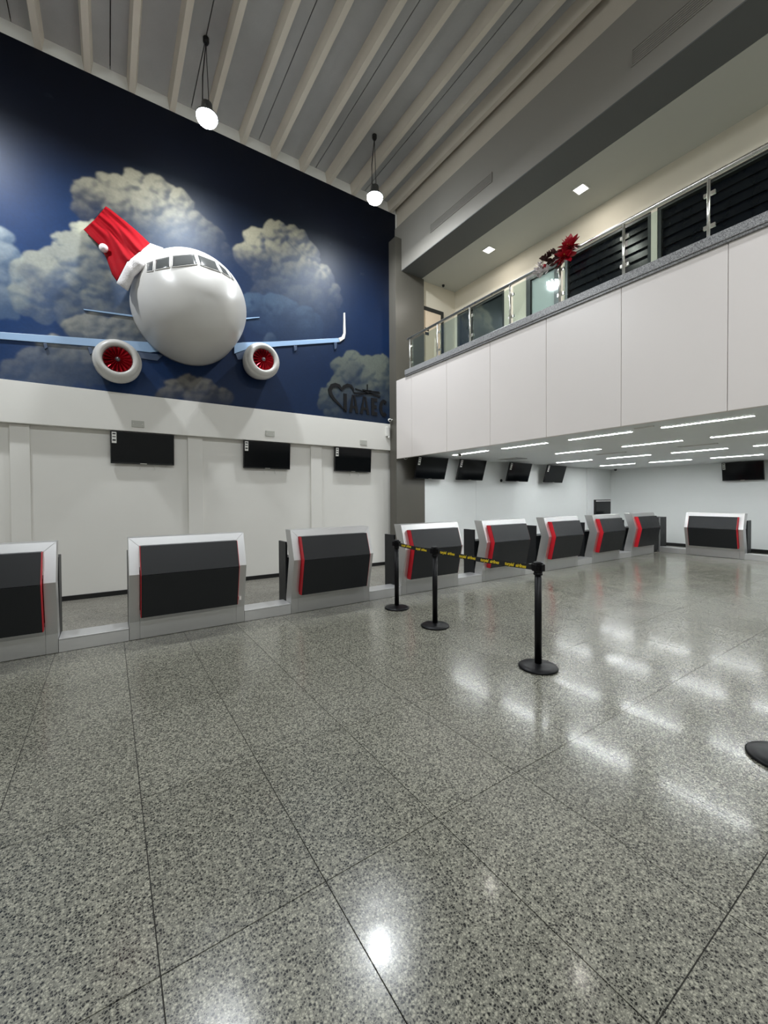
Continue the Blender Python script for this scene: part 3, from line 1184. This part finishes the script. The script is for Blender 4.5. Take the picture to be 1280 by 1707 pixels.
def make_counter():
    t = thing('check_in_counter', '', 'counter')
    dp = 0.19
    e = 0.10

    def st(z, x0, x1, f0=0.0, f1=dp):
        return (x0, x1, fy(z)+f0, fy(z)+f1, z)
    for s in (0, 1):
        def xx(x0, x1):
            return (x0, x1) if s == 0 else (CW-x1, CW-x0)
        MB().stations([st(0.004, *xx(0, e)), st(0.2, *xx(0, e)), st(0.75, *xx(0, e)), st(1.055, *xx(0, e)), st(1.15, *xx(0, 0.003))]).build('frame_stile', M['alu'], t, bevel=0.003)
    MB().stations([st(1.055, e, CW-e), st(1.15, 0.003, CW-0.003)]).build('frame_top_rail', M['alu'], t, bevel=0.003)
    MB().stations([st(0.004, e+0.001, CW-e-0.001), st(0.2, e+0.001, CW-e-0.001), st(0.29, e+0.001, CW-e-0.001)]).build('frame_base_rail', M['alu'], t, bevel=0.003)
    xi0, xi1 = 0.112, CW-0.112
    up = MB().stations([st(0.752, xi0, xi1, -0.095, 0.05), st(1.062, xi0, xi1, -0.095, 0.05)]).build('upper_board', M['charcoal'], t, bevel=0.003)
    lo = MB().stations([st(0.262, xi0, xi1, -0.095, 0.05), st(0.748, xi0, xi1, -0.095, 0.05)]).build('lower_board', M['charcoal'], t, bevel=0.003)
    for x0, x1 in ((xi0-0.005, xi0-0.0005), (xi1+0.0005, xi1+0.005)):
        MB().stations([st(0.262, x0, x1, -0.090, 0.02), st(0.75, x0, x1, -0.090, 0.02), st(1.06, x0, x1, -0.090, 0.02)]).build('red_edge_strip', M['red'], t)
    for x0 in (0.0, CW-0.03):
        MB().box(x0, x0+0.03, dp+0.012, dp+0.29, 0.004, 0.97).build('side_panel', M['charcoal'], t, bevel=0.003)
    MB().box(0.032, CW-0.032, dp+0.012, dp+0.29, 0.72, 0.75).build('desk_top', M['charcoal'], t)
    MB().box(0.032, CW-0.032, dp+0.012, dp+0.03, 0.01, 0.718).build('back_panel', M['charcoal'], t)
    return t


YC = 5.39
starts = [-1.712, 0.174, 2.063, 3.935, 5.81, 7.70, 9.57, 11.45]
clab = ['aluminium check-in counter cut off by the left edge of the photo',
        'aluminium check-in counter below the airplane nose, its black front facing us squarely',
        'check-in counter just left of the charcoal pillar, left of the belt posts',
        'check-in counter directly behind the two rear belt posts, right of the pillar base',
        'check-in counter behind the long black belt, left of the nearest belt post',
        'red-edged check-in counter right behind the head of the nearest belt post',
        'red-edged check-in counter in front of the standing black monitor',
        'last red-edged counter of the long row, next to the far corner']
proto = make_counter()
for i, x in enumerate(starts):
    c = proto if i == 0 else copy_tree(proto)
    c.location = (x, YC, 0)
    c['label'] = clab[i]
    c['group'] = 'check-in counters'
counter_b = None
fc_ = copy_tree(proto)
fc_.location = (13.18, 4.79, 0)
fc_.rotation_euler = (0, 0, -PI/2)
fc_['label'] = 'check-in counter standing alone against the far wall under a screen'
# small white socket on the second counter
so = MB()
so.box(1.353, 1.381, YC-0.06, YC-0.029, 0.305, 0.345)
tag(so.build('socket_plate', M['white_plastic'], None), 'small white socket plate on the front of the counter below the airplane', 'socket')

# low aluminium plinths between the counters
plab = ['low aluminium plinth between the leftmost counter and the counter below the airplane',
        'low aluminium plinth between the counter below the airplane and the next one right',
        'low aluminium plinth in front of the charcoal pillar, behind the rearmost belt post',
        'low aluminium plinth right of the counter with two belt posts before it',
        'low aluminium plinth behind the nearest belt post',
        'low aluminium plinth left of the counter with the black monitor',
        'low aluminium plinth left of the last counter in the row']


def plinth(x0, x1, label, y0=YC+0.002, rot=False):
    t = thing('floor_plinth', label, 'plinth', (x0, y0, 0), 0, 'low plinths between counters')
    w_ = x1-x0
    MB().box(0, w_, 0, 0.02, 0.003, 0.128).build('front_plate', M['alu_flat'], t)
    MB().box(0, w_, 0, 0.30, 0.130, 0.142).build('top_plate', M['alu_flat'], t, bevel=0.003)
    MB().box(0, w_, 0.285, 0.30, 0.003, 0.128).build('rear_plate', M['alu_flat'], t)
    return t


for i in range(7):
    plinth(starts[i]+CW+0.004, starts[i+1]-0.004, plab[i])
p = plinth(0, 1.4, 'low pale plinth right of the counter on the far wall')
p.location = (13.182, 4.79-CW-0.004, 0)
p.rotation_euler = (0, 0, -PI/2)
p = plinth(0, 1.0, 'low pale plinth left of the counter on the far wall')
p.location = (13.182, 4.79+1.004, 0)
p.rotation_euler = (0, 0, -PI/2)
# closed cabinet at the end of the row
t = thing('side_cabinet', 'black cabinet with steel edge closing the counter row at the far corner', 'cabinet', (12.74, 5.46, 0))
MB().box(0, 0.42, 0, 0.32, 0.06, 0.99).build('cabinet_body', M['charcoal'], t, bevel=0.004)
MB().box(0.45, 1.05, 0.05, 0.37, 0.06, 0.99).build('cabinet_body', M['charcoal'], t, bevel=0.004)
MB().box(0.422, 0.448, -0.03, 0.34, 0.0, 0.99).build('steel_edge', M['alu'], t)
MB().box(0.02, 1.03, 0.04, 0.32, 0.0, 0.06).build('toe_kick', M['black'], t)

# ================================================================== TELEVISIONS
TW, TH = 0.93, 0.53


def make_tv():
    t = thing('television', '', 'television')
    MB().box(-TW/2, TW/2, -0.01, 0.035, -TH, 0).build('casing', M['black'], t, bevel=0.006)
    MB().box(-TW/2+0.014, TW/2-0.014, -0.013, -0.0105, -TH+0.024, -0.014).build('screen', M['screen'], t)
    lb = MB().box(-TW/2+0.02, -TW/2+0.085, -0.0155, -0.0135, -0.20, -0.02).build('energy_label', M['white_plastic'], t)
    for z0, z1 in ((-0.06, -0.04), (-0.105, -0.09), (-0.165, -0.14)):
        MB().box(-TW/2+0.03, -TW/2+0.075, -0.0168, -0.0158, z0, z1).build('label_print', M['black'], lb)
    MB().box(-0.05, 0.05, -0.0145, -0.011, -TH+0.004, -TH+0.014).build('brand_strip', M['steel'], t)
    return t


tvp = make_tv()
tvs = []


def put_tv(loc, tilt, rz, label, drop, reach):
    """drop: bracket to the ceiling; reach: bracket to the wall"""
    t = tvp if not tvs else copy_tree(tvp)
    t.location = loc
    t.rotation_euler = (tilt, 0, rz)
    t['label'] = label
    t['group'] = 'wall televisions'
    tvs.append(t)
    return t


for (xc, lab) in ((0.50, 'black television nearest the left edge, under the airplane engine'), (2.62, 'black television in the middle of the three under the white band'),
                  (4.56, 'black television under the white band, nearest the charcoal pillar')):
    put_tv((xc, 8.025, 2.708), math.radians(4), 0, lab, 0, 0.1)
for (px0, px1, py, lab) in ((699, 746, 763, 'black television hanging in front of the charcoal pillar under the gallery'),
                            (769, 810, 766, 'black television under the gallery, second from the charcoal pillar'),
                            (852, 886, 771, 'black television under the gallery beside the ceiling air vent, third from the pillar'),
                            (914, 944, 776, 'dark television under the gallery, farthest from the charcoal pillar')):
    a = on_y(px0, py, 7.42)
    b_ = on_y(px1, py, 7.42)
    put_tv(((a.x+b_.x)/2, 7.42, 2.545), math.radians(17), 0, lab, 0, 0.3)
a = on_x(1205, 770, 14.85)
b_ = on_x(1270, 767, 14.85)
put_tv((14.85, (a.y+b_.y)/2, 2.56), math.radians(9), -PI/2, 'black television on the far wall above the lone counter', 0, 0.2)
# brackets, one per television, as parts
for i, t in enumerate(tvs):
    if i < 3:
        MB().box(-0.22, 0.22, 0.036, 0.075, -0.30, -0.22).build('wall_bracket', M['black'], t)
        for sx in (-0.1, 0.12):
            MB().tube([(sx, 0.05, -0.3), (sx+0.03, 0.052, -0.5), (sx+0.06, 0.045, -0.62)], 0.006, 6).build('cable', M['white_plastic'], t)
    elif i < 7:
        mb = MB()
        mb.box(-0.20, 0.20, 0.036, 0.07, -0.36, -0.12)
        mb.tube([(0, 0.05, -0.24), (0, 0.30, -0.12)], 0.025, 8)
        mb.build('wall_bracket', M['black'], t)
    else:
        mb = MB()
        mb.box(-0.20, 0.20, 0.036, 0.07, -0.36, -0.12)
        mb.tube([(0, 0.05, -0.24), (0, 0.185, -0.18)], 0.025, 8)
        mb.build('wall_bracket', M['black'], t)

# standing monitor behind the counter
a, b_ = on_y(993, 833, 6.2), on_y(1018, 833, 6.2)
t = thing('standing_monitor', 'black monitor on a stand behind the red-edged counters near the far corner', 'monitor', ((a.x+b_.x)/2, 6.2, 0))
hw_ = (b_.x-a.x)/2
MB().box(-hw_, hw_, 0, 0.06, 1.02, a.z).build('casing', M['black'], t, bevel=0.005)
MB().box(-hw_+0.02, hw_-0.02, -0.004, -0.001, 1.04, a.z-0.06).build('screen', M['screen'], t)
MB().box(-hw_+0.01, hw_-0.01, -0.006, -0.001, a.z-0.045, a.z-0.03).build('white_strip', M['white_plastic'], t)
MB().tube([(0, 0.03, 0.02), (0, 0.03, 1.05)], 0.03, 10).build('pole', M['black'], t)
MB().lathe([(0.22, 0), (0.22, 0.015), (0.04, 0.03)], 24, (0, 0.03, 0)).build('base', M['black'], t)

# ================================================================== BELT POSTS
def make_post():
    t = thing('belt_post', '', 'stanchion')
    MB().lathe([(0.165, 0.0), (0.175, 0.004), (0.176, 0.012), (0.165, 0.022), (0.12, 0.031), (0.05, 0.038), (0.034, 0.045)], 40).build('base', M['post'], t, smooth=True)
    MB().lathe([(0.0315, 0.03), (0.0315, 0.86)], 24).build('pole', M['post'], t, smooth=True)
    MB().lathe([(0.036, 0.86), (0.042, 0.865), (0.042, 0.875), (0.038, 0.88), (0.038, 0.955), (0.043, 0.957), (0.043, 0.975), (0.030, 0.984)], 24).build('head', M['post'], t)
    for k in range(4):
        a_ = k*PI/2
        d = Vector((math.cos(a_), math.sin(a_), 0))
        s = Vector((-d.y, d.x, 0))
        mb = MB()
        rg = []
        for q in (0.030, 0.058):
            rg.append([tuple(d*q+s*0.024+Vector((0, 0, 0.90))), tuple(d*q-s*0.024+Vector((0, 0, 0.90))), tuple(d*q-s*0.024+Vector((0, 0, 0.962))), tuple(d*q+s*0.024+Vector((0, 0, 0.962)))])
        mb.loft(rg)
        mb.build('belt_clip', M['post'], t, bevel=0.003)
    return t


pp = make_post()
P0, P1, P2, P3_ = (3.42, 4.80), (3.32, 3.85), (3.285, 2.362), (3.318, 0.700)
plabs = ['black belt post standing closest to the check-in counters', 'middle black belt post in the belt line', 'tall black belt post nearest to us with the belt end', 'black round base of a belt post cut off by the right edge']
posts = []
for i, (x, y) in enumerate((P0, P1, P2, P3_)):
    q = pp if i == 0 else copy_tree(pp)
    q.location = (x, y, 0)
    q['label'] = plabs[i]
    q['group'] = 'black belt posts'
    posts.append(q)
tm = text_mesh('belt_text', 'turpial  airlines', 0.046, 0.0004, 0.0012, 0.25, 0.95)
tm.materials.append(M['yellow'])


def belt(pa, pb, owner, n_text, first):
    a_ = Vector((pa[0], pa[1], 0.925))
    b_ = Vector((pb[0], pb[1], 0.925))
    d = (b_-a_)
    Ln = d.length
    d.normalize()
    s = Vector((-d.y, d.x, 0))
    base = Vector((pa[0], pa[1], 0))
    N = 16
    rg = []
    for k in range(N+1):
        f_ = k/N
        q = a_+d*(0.058+(Ln-0.116)*f_)-Vector((0, 0, 0.012*math.sin(PI*f_)))-base
        rg.append([tuple(q+s*0.001+Vector((0, 0, -0.026))), tuple(q-s*0.001+Vector((0, 0, -0.026))), tuple(q-s*0.001+Vector((0, 0, 0.026))), tuple(q+s*0.001+Vector((0, 0, 0.026)))])
    bo_ = MB().loft(rg).build('belt', M['belt'], owner)
    # text faces -x (towards the camera): runs along d seen from there
    w_ = 0.33
    for k in range(n_text):
        f_ = first+k*(1.0-first)/n_text
        q = a_+d*(0.06+(Ln-0.12)*f_)-Vector((0, 0, 0.012*math.sin(PI*f_)+0.013))-base-s*0.0018
        o = bpy.data.objects.new('belt_text', tm)
        COL.objects.link(o)
        o.parent = bo_
        # local x -> along d, local y -> up, normal -> towards -x
        mx_ = Matrix((d, Vector((0, 0, 1)), d.cross(Vector((0, 0, 1))))).transposed().to_4x4()
        mx_.translation = q + (d.cross(Vector((0, 0, 1)))*0.0006)
        o.matrix_local = mx_
    return bo_


belt(P0, P1, posts[0], 2, 0.10)
belt(P1, P2, posts[1], 4, 0.03)

# ================================================================== BALCONY RAILING
RX = 5.60
rail = thing('balcony_railing', 'stainless steel and glass railing along the gallery edge', 'railing', (RX, 7.36, 4.425))
ro = Vector((-RX, -7.36, -4.425))
py_ = [7.305, 6.385, 5.48, 4.562, 3.655, 2.745, 1.835, 0.925, 0.01, -0.9, -1.81, -2.72, -3.63, -4.54, -5.45]
MB().tube([(0, 0.01, 0.705), (0, -13.5, 0.705)], 0.026, 12).build('handrail', M['steel'], rail, smooth=True)
MB().sphere((0, 0.012, 0.705), 0.028).build('end_cap', M['steel'], rail, smooth=True)
pm = MB().tube([(0, 0, 0.0), (0, 0, 0.70)], 0.017, 10).mesh('rail_post', True)
pm.materials.append(M['steel'])
gm = MB().box(-0.014, 0.014, -0.055, 0.055, -0.02, 0.02).mesh('glass_clamp')
gm.materials.append(M['steel'])
for y in py_:
    po = link_mesh('rail_post', pm, rail, (0, y-7.36, 0))
    for z in (0.17, 0.53):
        link_mesh('glass_clamp', gm, po, (0.030, 0, z))
for a_, b_ in zip(py_[:-1], py_[1:]):
    mb = MB()
    mb.box(0.026, 0.036, b_+0.035-7.36, a_-0.035-7.36, 0.05, 0.655)
    mb.build('glass_pane', M['glass'], rail)

# ================================================================== CHRISTMAS GARLAND
gar = thing('christmas_garland', 'red poinsettia garland with brown and silver leaves tied to the gallery railing', 'garland', (5.53, 3.60, 5.02))
rnd = random.Random(3)


def leaf_mesh(name, ln, wd, mt, cup=0.25):
    mb = MB()
    G = []
    for i in range(6):
        f_ = i/5
        hw2 = wd*math.sin(PI*min(1, f_*0.92+0.06))**0.8
        row = []
        for j in (-1, 0, 1):
            row.append((f_*ln, j*hw2, cup*ln*f_*f_*0.6+abs(j)*hw2*0.35))
        G.append(row)
    mb.grid(G)
    me_ = mb.mesh(name, True)
    me_.materials.append(mt)
    return me_


pet = leaf_mesh('petal', 0.17, 0.046, M['petal'])
pet2 = leaf_mesh('petal', 0.12, 0.038, M['petal'])
lf = leaf_mesh('dry_leaf', 0.085, 0.026, M['leaf'])
sv = leaf_mesh('silver_leaf', 0.10, 0.022, M['silver'])


def aim(v, roll=0.0):
    q = Vector(v).normalized().to_track_quat('X', 'Z')
    return (q.to_matrix() @ Matrix.Rotation(roll, 3, 'X')).to_euler()


def flower(c, n, meA, meB):
    fwd = Vector((-0.9, -0.2, 0.05)).normalized()
    s1 = fwd.cross(Vector((0, 0, 1))).normalized()
    s2 = s1.cross(fwd)
    for k in range(n):
        a_ = 2*PI*k/n+rnd.random()*0.3
        out = 0.35+0.25*rnd.random()
        v = s1*math.cos(a_)+s2*math.sin(a_)+fwd*out*0.6
        link_mesh('petal', meA, gar, c, aim(v, rnd.uniform(-0.5, 0.5)))
    for k in range(n-2):
        a_ = 2*PI*(k+0.5)/(n-2)
        v = s1*math.cos(a_)+s2*math.sin(a_)+fwd*1.0
        link_mesh('petal', meB, gar, tuple(Vector(c)+fwd*0.02), aim(v, rnd.uniform(-0.5, 0.5)))
    for k in range(5):
        q = Vector(c)+fwd*(0.05+0.01*rnd.random())+s1*rnd.uniform(-0.02, 0.02)+s2*rnd.uniform(-0.02, 0.02)
        MB().sphere(tuple(q), 0.009, 8, 6).build('bead', M['gold'], gar)


go_ = Vector(gar.location)


def gl(px, py):
    return tuple(on_x(px, py, 5.49)-go_)


flower(gl(950, 412), 11, pet, pet2)
flower(gl(943, 428), 11, pet, pet2)
for (px, py) in ((915, 428), (922, 424), (928, 430), (920, 436), (912, 436), (908, 432), (926, 440), (933, 444), (934, 425)):
    c = gl(px, py)
    for k in range(8):
        v = (rnd.uniform(-1, 0.1), rnd.uniform(-1, 1), rnd.uniform(-0.6, 1))
        link_mesh('dry_leaf', lf, gar, c, aim(v, rnd.uniform(-1, 1)))
for (px, py) in ((899, 452), (902, 446), (906, 454), (897, 458), (934, 432), (936, 438), (913, 452)):
    c = gl(px, py)
    for k in range(5):
        v = (rnd.uniform(-1, 0.1), rnd.uniform(-1, 1), rnd.uniform(-0.8, 0.6))
        link_mesh('silver_leaf', sv, gar, c, aim(v, rnd.uniform(-1, 1)))
for (px, py, r, mm_) in ((908, 444, 0.034, 'petal'), (901, 438, 0.022, 'silver'), (913, 445, 0.018, 'silver'), (935, 433, 0.028, 'silver'), (942, 434, 0.018, 'silver')):
    MB().sphere(gl(px, py), r, 14, 10).build('bauble', M[mm_], gar, smooth=True)
MB().tube([(0.045, 0.36, 0.055), (0.02, 0.2, 0.08), (0.02, 0.0, 0.09), (0.03, -0.25, 0.11)], 0.02, 8).build('garland_stem', M['leaf'], gar)

# ================================================================== LIGHTS
# linear lights under the gallery
yc_ = [6.50, 5.08, 3.63, 2.20, 0.77]  # last one in each row is unseen, added for its light
rows_ = [(6.62, 'row next to the gallery edge'), (8.42, 'second row from the gallery edge'), (10.60, 'third row from the gallery edge'), (12.90, 'row nearest the far wall')]
ords = ['first', 'second', 'third', 'fourth', 'unseen fifth']
ledp = None
for ri, (x, rn) in enumerate(rows_):
    n = 0
    for yi, y in enumerate(yc_):
        if ri == 1 and yi == 0:
            continue
        n += 1
        if ledp is None:
            t = ledp = thing('linear_light', '', 'ceiling light')
            MB().box(-0.035, 0.035, -0.51, 0.51, -0.012, -0.002).build('diffuser', M['led'], t)
            mb = MB()
            mb.box(-0.045, -0.0355, -0.52, 0.52, -0.014, -0.001)
            mb.box(0.0355, 0.045, -0.52, 0.52, -0.014, -0.001)
            mb.box(-0.035, 0.035, -0.52, -0.511, -0.014, -0.001)
            mb.box(-0.035, 0.035, 0.511, 0.52, -0.014, -0.001)
            mb.build('housing_frame', M['white_plastic'], t)
        else:
            t = copy_tree(ledp)
        t.location = (x, y, Z_LC)
        t['label'] = 'white linear ceiling light, %s from the counters in the %s' % (ords[n-1], rn)
        t['group'] = 'linear lights under the gallery'
# air slots in the low ceiling
for (x, y0, y1, wd, lab) in ((9.50, 2.95, 3.60, 0.035, 'dark air slot in the low ceiling between second and third light rows, farther from counters'),
                             (9.50, 4.60, 5.25, 0.035, 'dark air slot in the low ceiling between second and third light rows, nearer the counters'),
                             (6.40, 2.72, 2.98, 0.012, 'thin joint cover beside the gallery edge lights'),
                             (8.65, 6.70, 7.25, 0.22, 'square air vent in the low ceiling above the third hanging television')):
    t = thing('air_diffuser', lab, 'air vent', (x, (y0+y1)/2, Z_LC), 0, 'air slots in the low ceiling')
    h_ = (y1-y0)/2
    MB().box(-wd, wd, -h_, h_, -0.006, -0.001).build('slot', M['slot'], t)
    mb = MB()
    mb.box(-wd-0.012, -wd-0.0005, -h_, h_, -0.010, -0.001)
    mb.box(wd+0.0005, wd+0.012, -h_, h_, -0.010, -0.001)
    mb.build('slot_frame', M['white_plastic'], t)
    if wd > 0.1:
        for k in range(5):
            MB().box(-wd+0.05+k*0.08, -wd+0.075+k*0.08, -h_+0.01, h_-0.01, -0.012, -0.007).build('slat', M['ceil_white'], t)

# downlights upstairs; the last two are unseen, added for light
dlp = None
for k, y in enumerate((6.08, 4.03, -0.4, -2.45)):
    if dlp is None:
        t = dlp = thing('downlight', '', 'downlight')
        MB().box(-0.085, 0.085, -0.085, 0.085, -0.010, -0.002).build('diffuser', M['down'], t)
        mb = MB()
        for (a_, b_, c_, d_) in ((-0.105, -0.0855, -0.105, 0.105), (0.0855, 0.105, -0.105, 0.105), (-0.085, 0.085, -0.105, -0.0855), (-0.085, 0.085, 0.0855, 0.105)):
            mb.box(a_, b_, c_, d_, -0.012, -0.001)
        mb.build('rim', M['white_plastic'], t)
        ld_ = bpy.data.lights.new('downlight_lamp', 'AREA')
        ld_.shape = 'SQUARE'
        ld_.size = 0.16
        ld_.energy = DOWN_W
        ld_.color = (1.0, 0.95, 0.87)
        lo_ = bpy.data.objects.new('downlight_lamp', ld_)
        COL.objects.link(lo_)
        lo_.parent = t
        lo_.location = (0, 0, -0.014)
    else:
        t = copy_tree(dlp)
    t.location = (6.78, y, Z_UP)
    t['label'] = ['square downlight upstairs nearest the pillar', 'square downlight upstairs above the garland', 'unseen square downlight added for light upstairs, third from the pillar', 'unseen square downlight added for light upstairs, fourth from the pillar'][k]
    t['group'] = 'upstairs downlights'

# high-bay lamps hung from the ribbed ceiling
hbp = None
LX = (-1.72, 1.31, 4.31)
hl = 0
for y, xs_ in ((6.70, LX), (-1.2, LX)):
    for x in xs_:
        if hbp is None:
            t = hbp = thing('high_bay_lamp', '', 'hanging lamp')
            MB().lathe([(0.05, 0.22), (0.075, 0.20), (0.085, 0.10), (0.12, 0.06), (0.155, 0.02), (0.16, 0.0), (0.150, 0.0)], 28).build('housing', M['housing'], t, smooth=True)
            MB().lathe([(0.148, 0.0), (0.146, -0.035), (0.125, -0.075), (0.085, -0.105), (0.03, -0.12), (0.002, -0.122)], 28).build('glowing_bowl', M['bay'], t, smooth=True)
            MB().tube([(0.03, 0, 0.22), (0.01, 0.0, 0.75), (0, 0, 1.12)], 0.006, 6).build('chain', M['black'], t)
            MB().tube([(-0.06, 0, 0.20), (-0.05, 0.02, 0.6), (0, 0, 1.11)], 0.009, 6).build('power_cable', M['black'], t)
            MB().lathe([(0.03, 1.08), (0.045, 1.11), (0.045, 1.165), (0.03, 1.17)], 14).build('ceiling_hook', M['black'], t)
            ll = bpy.data.lights.new('high_bay_light', 'AREA')
            ll.shape = 'DISK'
            ll.size = 0.26
            ll.energy = LAMP_W
            ll.color = (0.93, 0.97, 1.0)
            lo_ = bpy.data.objects.new('high_bay_light', ll)
            COL.objects.link(lo_)
            lo_.parent = t
            lo_.location = (0, 0, -0.126)
        else:
            t = copy_tree(hbp)
        t.location = (x, y, 7.345)
        t['label'] = ['bright hanging lamp left of the photo, by the mural', 'bright hanging lamp above the airplane nose', 'bright hanging lamp near the mural corner and pillar',
                      'hanging lamp behind the camera, left', 'hanging lamp behind the camera, middle', 'hanging lamp behind the camera, right'][hl]
        t['group'] = 'high-bay hall lamps'
        hl += 1

# ================================================================== SMALL FIXTURES
# bulkhead vents
for y0, y1, z0, z1, lab in ((5.05, 6.73, 7.17, 7.345, 'long air vent on the grey bulkhead nearest the pillar'), (1.05, 2.717, 7.15, 7.37, 'long air vent on the grey bulkhead at the top edge')):
    t = thing('bulkhead_vent', lab, 'air vent', (5.72, (y0+y1)/2, z0), 0, 'bulkhead air vents')
    h_ = (y1-y0)/2
    zt_ = z1-z0
    mb = MB()
    for a_, b_, c_, d_ in ((-h_, h_, 0, 0.018), (-h_, h_, zt_-0.018, zt_), (-h_, -h_+0.018, 0.018, zt_-0.018), (h_-0.018, h_, 0.018, zt_-0.018)):
        mb.box(-0.014, -0.001, a_, b_, c_, d_)
    mb.build('vent_frame', M['bulk'], t)
    MB().box(-0.004, -0.001, -h_+0.018, h_-0.018, 0.018, zt_-0.018).build('vent_back', M['bulk'], t)
    for k in range(6):
        z = 0.03+k*(zt_-0.05)/6
        MB().box(-0.011, -0.005, -h_+0.02, h_-0.02, z, z+0.011).build('vent_slat', M['bulk'], t)

# socket plates on the white band
for px, py, lab in ((230, 707, 'blank white plate on the band above the left television'), (450, 723, 'blank white plate on the band above the middle television'), (605.5, 738, 'blank white plate on the band nearest the pillar')):
    c = on_y(px, py, Y_BAND)
    t = thing('cover_plate', lab, 'cover plate', (c.x, Y_BAND, c.z), 0, 'blank plates on the white band')
    MB().box(-0.09, 0.09, -0.014, -0.0005, -0.055, 0.055).build('plate', M['ceil_grey'], t, bevel=0.004)
    for sx in (-0.065, 0.065):
        MB().lathe([(0.006, -0.0165), (0.006, -0.0142)], 10, (sx, 0, 0), 'y').build('screw', M['steel'], t)


def cctv(loc, aimv, label, arm):
    t = thing('security_camera', label, 'camera', loc, 0, 'white security cameras')
    d = Vector(aimv).normalized()
    mb = MB()
    mb.tube([tuple(-d*0.05), tuple(-d*0.04), tuple(d*0.045), tuple(d*0.055)], [0.03, 0.036, 0.036, 0.033], 16)
    mb.build('camera_body', M['white_plastic'], t, smooth=True)
    MB().tube([tuple(d*0.054), tuple(d*0.060)], 0.024, 14).build('lens', M['black'], t)
    MB().tube([(0, 0, 0), arm], 0.014, 8).build('mount', M['white_plastic'], t)
    return t


c = on_y(655, 701, 7.72)
cctv((X_PIL-0.09, 7.9, 3.40), (-0.4, -0.9, -0.25), 'white security camera on the pillar beside the logo', (0.088, 0.02, 0.02))
cctv((5.72, 7.66, 2.52), (-0.3, -0.9, -0.2), 'white security camera under the gallery edge in front of the pillar', (0.02, 0.03, 0.058))
c = on_z(766, 758, 2.53)
cctv((c.x, c.y, 2.525), (-0.5, -0.8, -0.2), 'white security camera on the low ceiling beside the linear light', (0.02, 0.02, 0.053))
t = thing('alarm_sensor', 'white motion sensor box at the right end of the white band', 'sensor', (5.44, Y_BAND, 3.03))
MB().box(-0.045, 0.045, -0.05, -0.001, 0, 0.22).build('sensor_body', M['white_plastic'], t, bevel=0.01)
MB().sphere((0.03, -0.03, -0.02), 0.03, 12, 8).build('sensor_lens', M['white_plastic'], t, smooth=True)
t = thing('wall_sensor', 'small dark dome on the wall between hanging televisions', 'sensor', (9.2, Y_SIDE, 2.07))
MB().lathe([(0.03, -0.03), (0.04, -0.015), (0.042, -0.001)], 16, (0, 0, 0), 'y').build('dome', M['black'], t, smooth=True)
t = thing('corner_dome', 'small dark dome camera high in the far corner', 'camera', (14.98, 7.6, Z_LC))
MB().lathe([(0.02, -0.06), (0.04, -0.045), (0.045, -0.02), (0.05, -0.001)], 16).build('dome', M['black'], t, smooth=True)
t = thing('ceiling_dome', 'small dark dome on the gallery ceiling near the cream door', 'camera', (6.95, 7.70, Z_UP))
MB().lathe([(0.015, -0.05), (0.03, -0.035), (0.035, -0.001)], 14).build('dome', M['black'], t, smooth=True)
